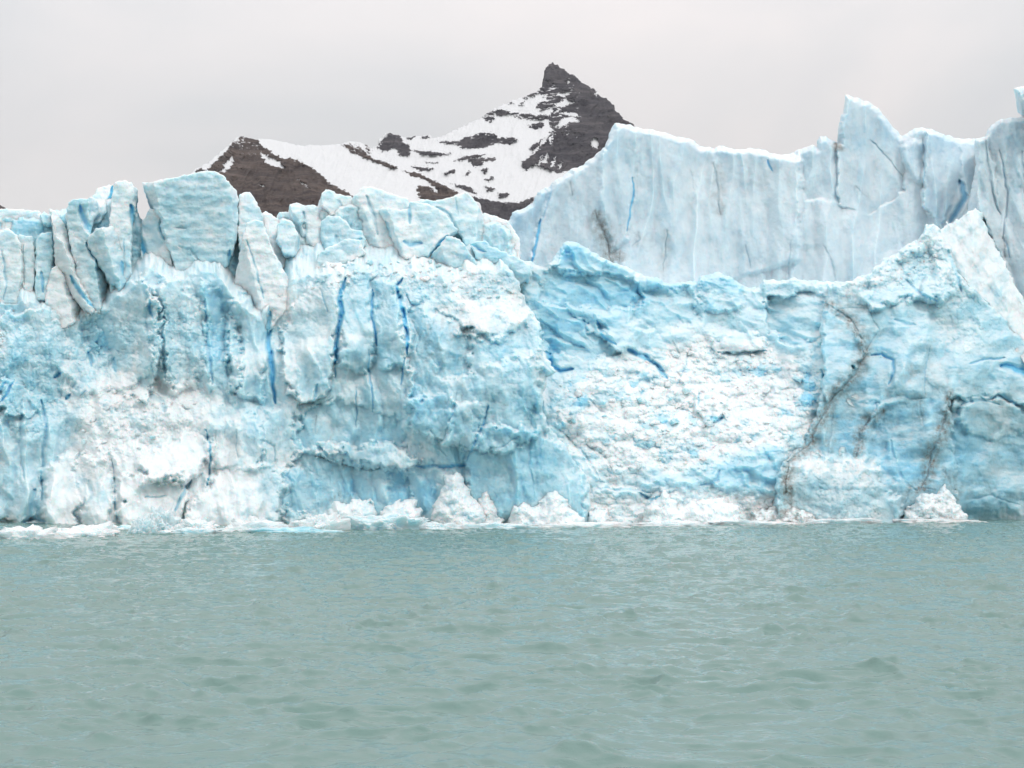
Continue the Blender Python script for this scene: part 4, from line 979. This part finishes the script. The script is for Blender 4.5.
pile([(432,540),(432,508),(438,500),(441,488),(448,474),(456,470),(462,476),(466,488),(476,500),(486,512),(488,540)], 180, 'tall pointed white ice pile right of the dark blue undercut', 1200, bulge=2.5)
pile([(328,540),(328,510),(334,500),(348,504),(360,497),(368,500),(378,514),(380,540)], 181, 'low rounded white ice heap in front of the blue cave', 1220)
pile([(381,540),(382,512),(390,504),(402,500),(416,499),(421,512),(422,540)], 181, 'squat cream ice heap between the cave and the pointed pile', 1240)
pile([(506,540),(508,512),(516,503),(524,500),(532,506),(541,502),(546,494),(556,490),(564,497),(574,510),(584,516),(588,540)], 180, 'wide lumpy white pile below the smooth blue toe', 1260)
pile([(586,540),(588,514),(598,507),(608,512),(612,540)], 182, 'small white heap right of the wide lumpy pile', 1280)
pile([(640,540),(646,508),(656,498),(664,488),(672,500),(680,508),(690,503),(706,500),(722,500),(738,506),(742,540)], 184, 'broad white bank at the bottom of the rubble slope', 1300, blue=.02)
pile([(900,540),(904,512),(912,505),(920,494),(928,492),(936,494),(944,483),(950,490),(956,504),(966,514),(970,540)], 192, 'jagged white pile stained grey at the foot of the buttress', 1320, dirt=.4)
pile([(740,540),(752,512),(768,506),(786,500),(800,506),(816,510),(826,540)], 187, 'dirty grey bank below the long brown vein', 1340, dirt=.65)
pile([(470,540),(474,500),(480,488),(490,486),(498,498),(504,510),(506,540)], 182, 'small white crumb heap on the blue toe beside the pointed pile', 1360)

# floes on the water
def floe(u0, u1, vb, vt, label, seed, mat=BLOCK, sub=4, cat='ice floe', name='ice_floe', group='ice floating along the glacier foot', cuts=16, depth=.6, rot=0.0):
    Yw = CAM_H * F / (vb - HOR) * 1.0
    w = (u1 - u0) * Yw / F
    h = (vb - vt) * Yw / F
    me = rock_mesh(name, seed, sub + 1, 1.0, cuts, .16, fr=3.2)
    co = np.array([v.co[:] for v in me.vertices]); top = co[:, 2].max(); half = (co[:, 0].max() - co[:, 0].min()) / 2
    me.materials.append(mat)
    dep = depth * w / 2
    c = P((u0 + u1) / 2, vb, Yw)
    return drop_ice(name, me, mat, (c[0], c[1] + dep * .8, 0.0), w / 2 / half, dep, h / top, (0, 0, rot), label, cat, group)


floe(-20, 62, 539, 524, 'long flat white floe at the left edge of the picture', 2001, depth=.5)
floe(40, 124, 536.5, 521, 'broad white floe with a humped back left of the grey growler', 2002, depth=.5)
floe(126, 157, 533.5, 512, 'small blue grey growler with a pointed top', 2003, BLUEBLOCK, cuts=10, name='growler', cat='growler', depth=.8)
floe(133, 178, 530.5, 505, 'rounded white growler behind the blue grey one', 2004, cuts=12, name='growler', cat='growler', depth=.7)
floe(168, 222, 531.5, 517, 'crumbled white floe right of the rounded growler', 2005)
floe(155, 225, 533, 527, 'thin flat turquoise ice sheet in front of the growlers', 2006, BLUEBLOCK, depth=.25)
floe(208, 300, 532, 520, 'long low white floe left of the blue cave', 2007, depth=.3)
floe(226, 282, 529.5, 515, 'grey white mound floating against the cliff foot', 2008, depth=.5)
floe(285, 350, 531, 512, 'white floe heaped up in front of the square turquoise block', 2009, depth=.5)
floe(240, 350, 532.5, 526, 'thin turquoise edged ice sheet at the front of the floes', 2010, BLUEBLOCK, depth=.2)
floe(335, 425, 530, 513, 'large white floe heaped below the blue cave', 2011, depth=.45)
floe(405, 470, 529.5, 521, 'low white floe below the tall pointed pile', 2012, depth=.35)
floe(455, 545, 528.5, 522, 'narrow white floe in front of the blue toe', 2013, depth=.3)
floe(530, 640, 527.5, 521.5, 'long thin white floe below the wide lumpy pile', 2014, depth=.25)
floe(625, 720, 526, 520, 'thin white floe below the rubble slope', 2015, depth=.25)
floe(700, 800, 525, 519, 'thin greyish floe below the dirty bank', 2016, depth=.25)
floe(790, 880, 523.5, 518, 'thin white floe in front of the buttress', 2017, depth=.25)
floe(865, 985, 522.5, 518, 'last thin white floe towards the right', 2018, depth=.22)
# brash: hand-size to barrel-size crumbs riding between the floes
for k in range(270):
    u = rg.uniform(-10, 980); t = np.interp(u, [0, 130, 350, 600, 850, 1024], [537, 533, 530, 527, 523.5, 521])
    vb = t - rg.random() ** 1.5 * 6
    Yw = CAM_H * F / (vb - HOR); s = (1.2 + 10.0 * rg.random() ** 3) * (1.3 if u < 450 else .8) * Yw / F / 2
    c = P(u, vb, Yw)
    drop_ice('brash_ice', rg.choice(BLUE_V) if rg.random() < .25 else rg.choice(WHITE_V), BLOCK, (c[0], c[1], -.05), s * 1.4, s, s * rg.uniform(.5, .9), (0, 0, rg.uniform(0, 6.28)),
             'small piece of brash ice floating at the foot of the glacier', 'brash ice', 'brash ice along the waterline')

# ------------------------------------------------------------------ lake
def lake():
    a_in = np.radians(np.linspace(-33, 33, 1150))
    ang = np.concatenate([np.radians(np.linspace(-180, -33.5, 50)), a_in, np.radians(np.linspace(33.5, 180, 50))])
    r = np.concatenate([np.linspace(.3, 20, 12), np.geomspace(24, 235, 760), np.geomspace(245, 9000, 26)])
    A, R = np.meshgrid(ang, r)
    X = R * np.sin(A); Y = R * np.cos(A)
    rs = np.random.RandomState(5)
    Z = np.zeros(X.shape); DX = np.zeros(X.shape); DY = np.zeros(X.shape)
    wx = X + 1.4 * pn(X / 7, Y / 7, 901); wy = Y + 1.4 * pn(X / 7 + 30, Y / 7, 902)
    spread = np.clip(.85 + .5 * pn(X / 11, Y / 9, 903), .4, 1.4) + 1.0 * sstep(.12, .6, pn(X / 2.6, Y / 1.9, 904)) + .7 * sstep(.2, .7, pn(X / 1.2, Y / 1., 905))
    spread = np.minimum(spread, 2.2)
    for i in range(64):
        lam = .40 * (3.6 / .40) ** rs.rand()
        th = math.radians(255 + rs.normal() * 42)
        k = 2 * math.pi / lam
        amp = .0078 * lam ** .8 * rs.uniform(.5, 1.1)
        ph = rs.rand() * 6.283
        d = k * (wx * math.cos(th) + wy * math.sin(th)) + ph
        Z += amp * np.cos(d); DX -= .5 * amp * math.cos(th) * np.sin(d); DY -= .5 * amp * math.sin(th) * np.sin(d)
    fade = spread * np.clip(1 - (R - 235) / 60, 0, 1) * np.clip((33.2 - np.abs(np.degrees(A))) / 1.5, 0, 1)
    Z = Z * fade; X = X + DX * fade; Y = Y + DY * fade
    n, m = X.shape
    idx = np.arange(n * m).reshape(n, m)
    q = np.stack([idx[:-1, :-1], idx[:-1, 1:], idx[1:, 1:], idx[1:, :-1]], -1).reshape(-1, 4)
    q = q[:, ::-1]
    me = raw_mesh('water', np.stack([X, Y, Z], -1).reshape(-1, 3), quads=q)
    return tag(link_mesh('water', me, WATER), kind='structure')


lake()

# ------------------------------------------------------------------ damp air over the lake
def haze():
    m, nt, N = nodes_of('damp_air')
    out = N('ShaderNodeOutputMaterial'); pv = N('ShaderNodeVolumePrincipled')
    pv.inputs['Color'].default_value = (0.86, 0.90, 0.95, 1); pv.inputs['Density'].default_value = 1.3e-5; pv.inputs['Anisotropy'].default_value = 0.2
    nt.links.new(pv.outputs[0], out.inputs['Volume'])
    a, b, z0, z1 = -9600.0, 9600.0, -4.0, 2300.0
    co = [(x, y, z) for z in (z0, z1) for y in (a, b) for x in (a, b)]
    q = [(0, 2, 3, 1), (4, 5, 7, 6), (0, 1, 5, 4), (2, 6, 7, 3), (0, 4, 6, 2), (1, 3, 7, 5)]
    tag(link_mesh('haze', raw_mesh('haze', co, quads=q, smooth=False), m), kind='stuff')


haze()
S.cycles.max_bounces = 5
S.cycles.diffuse_bounces = 3
S.cycles.adaptive_threshold = 0.03
S.cycles.use_denoising = True
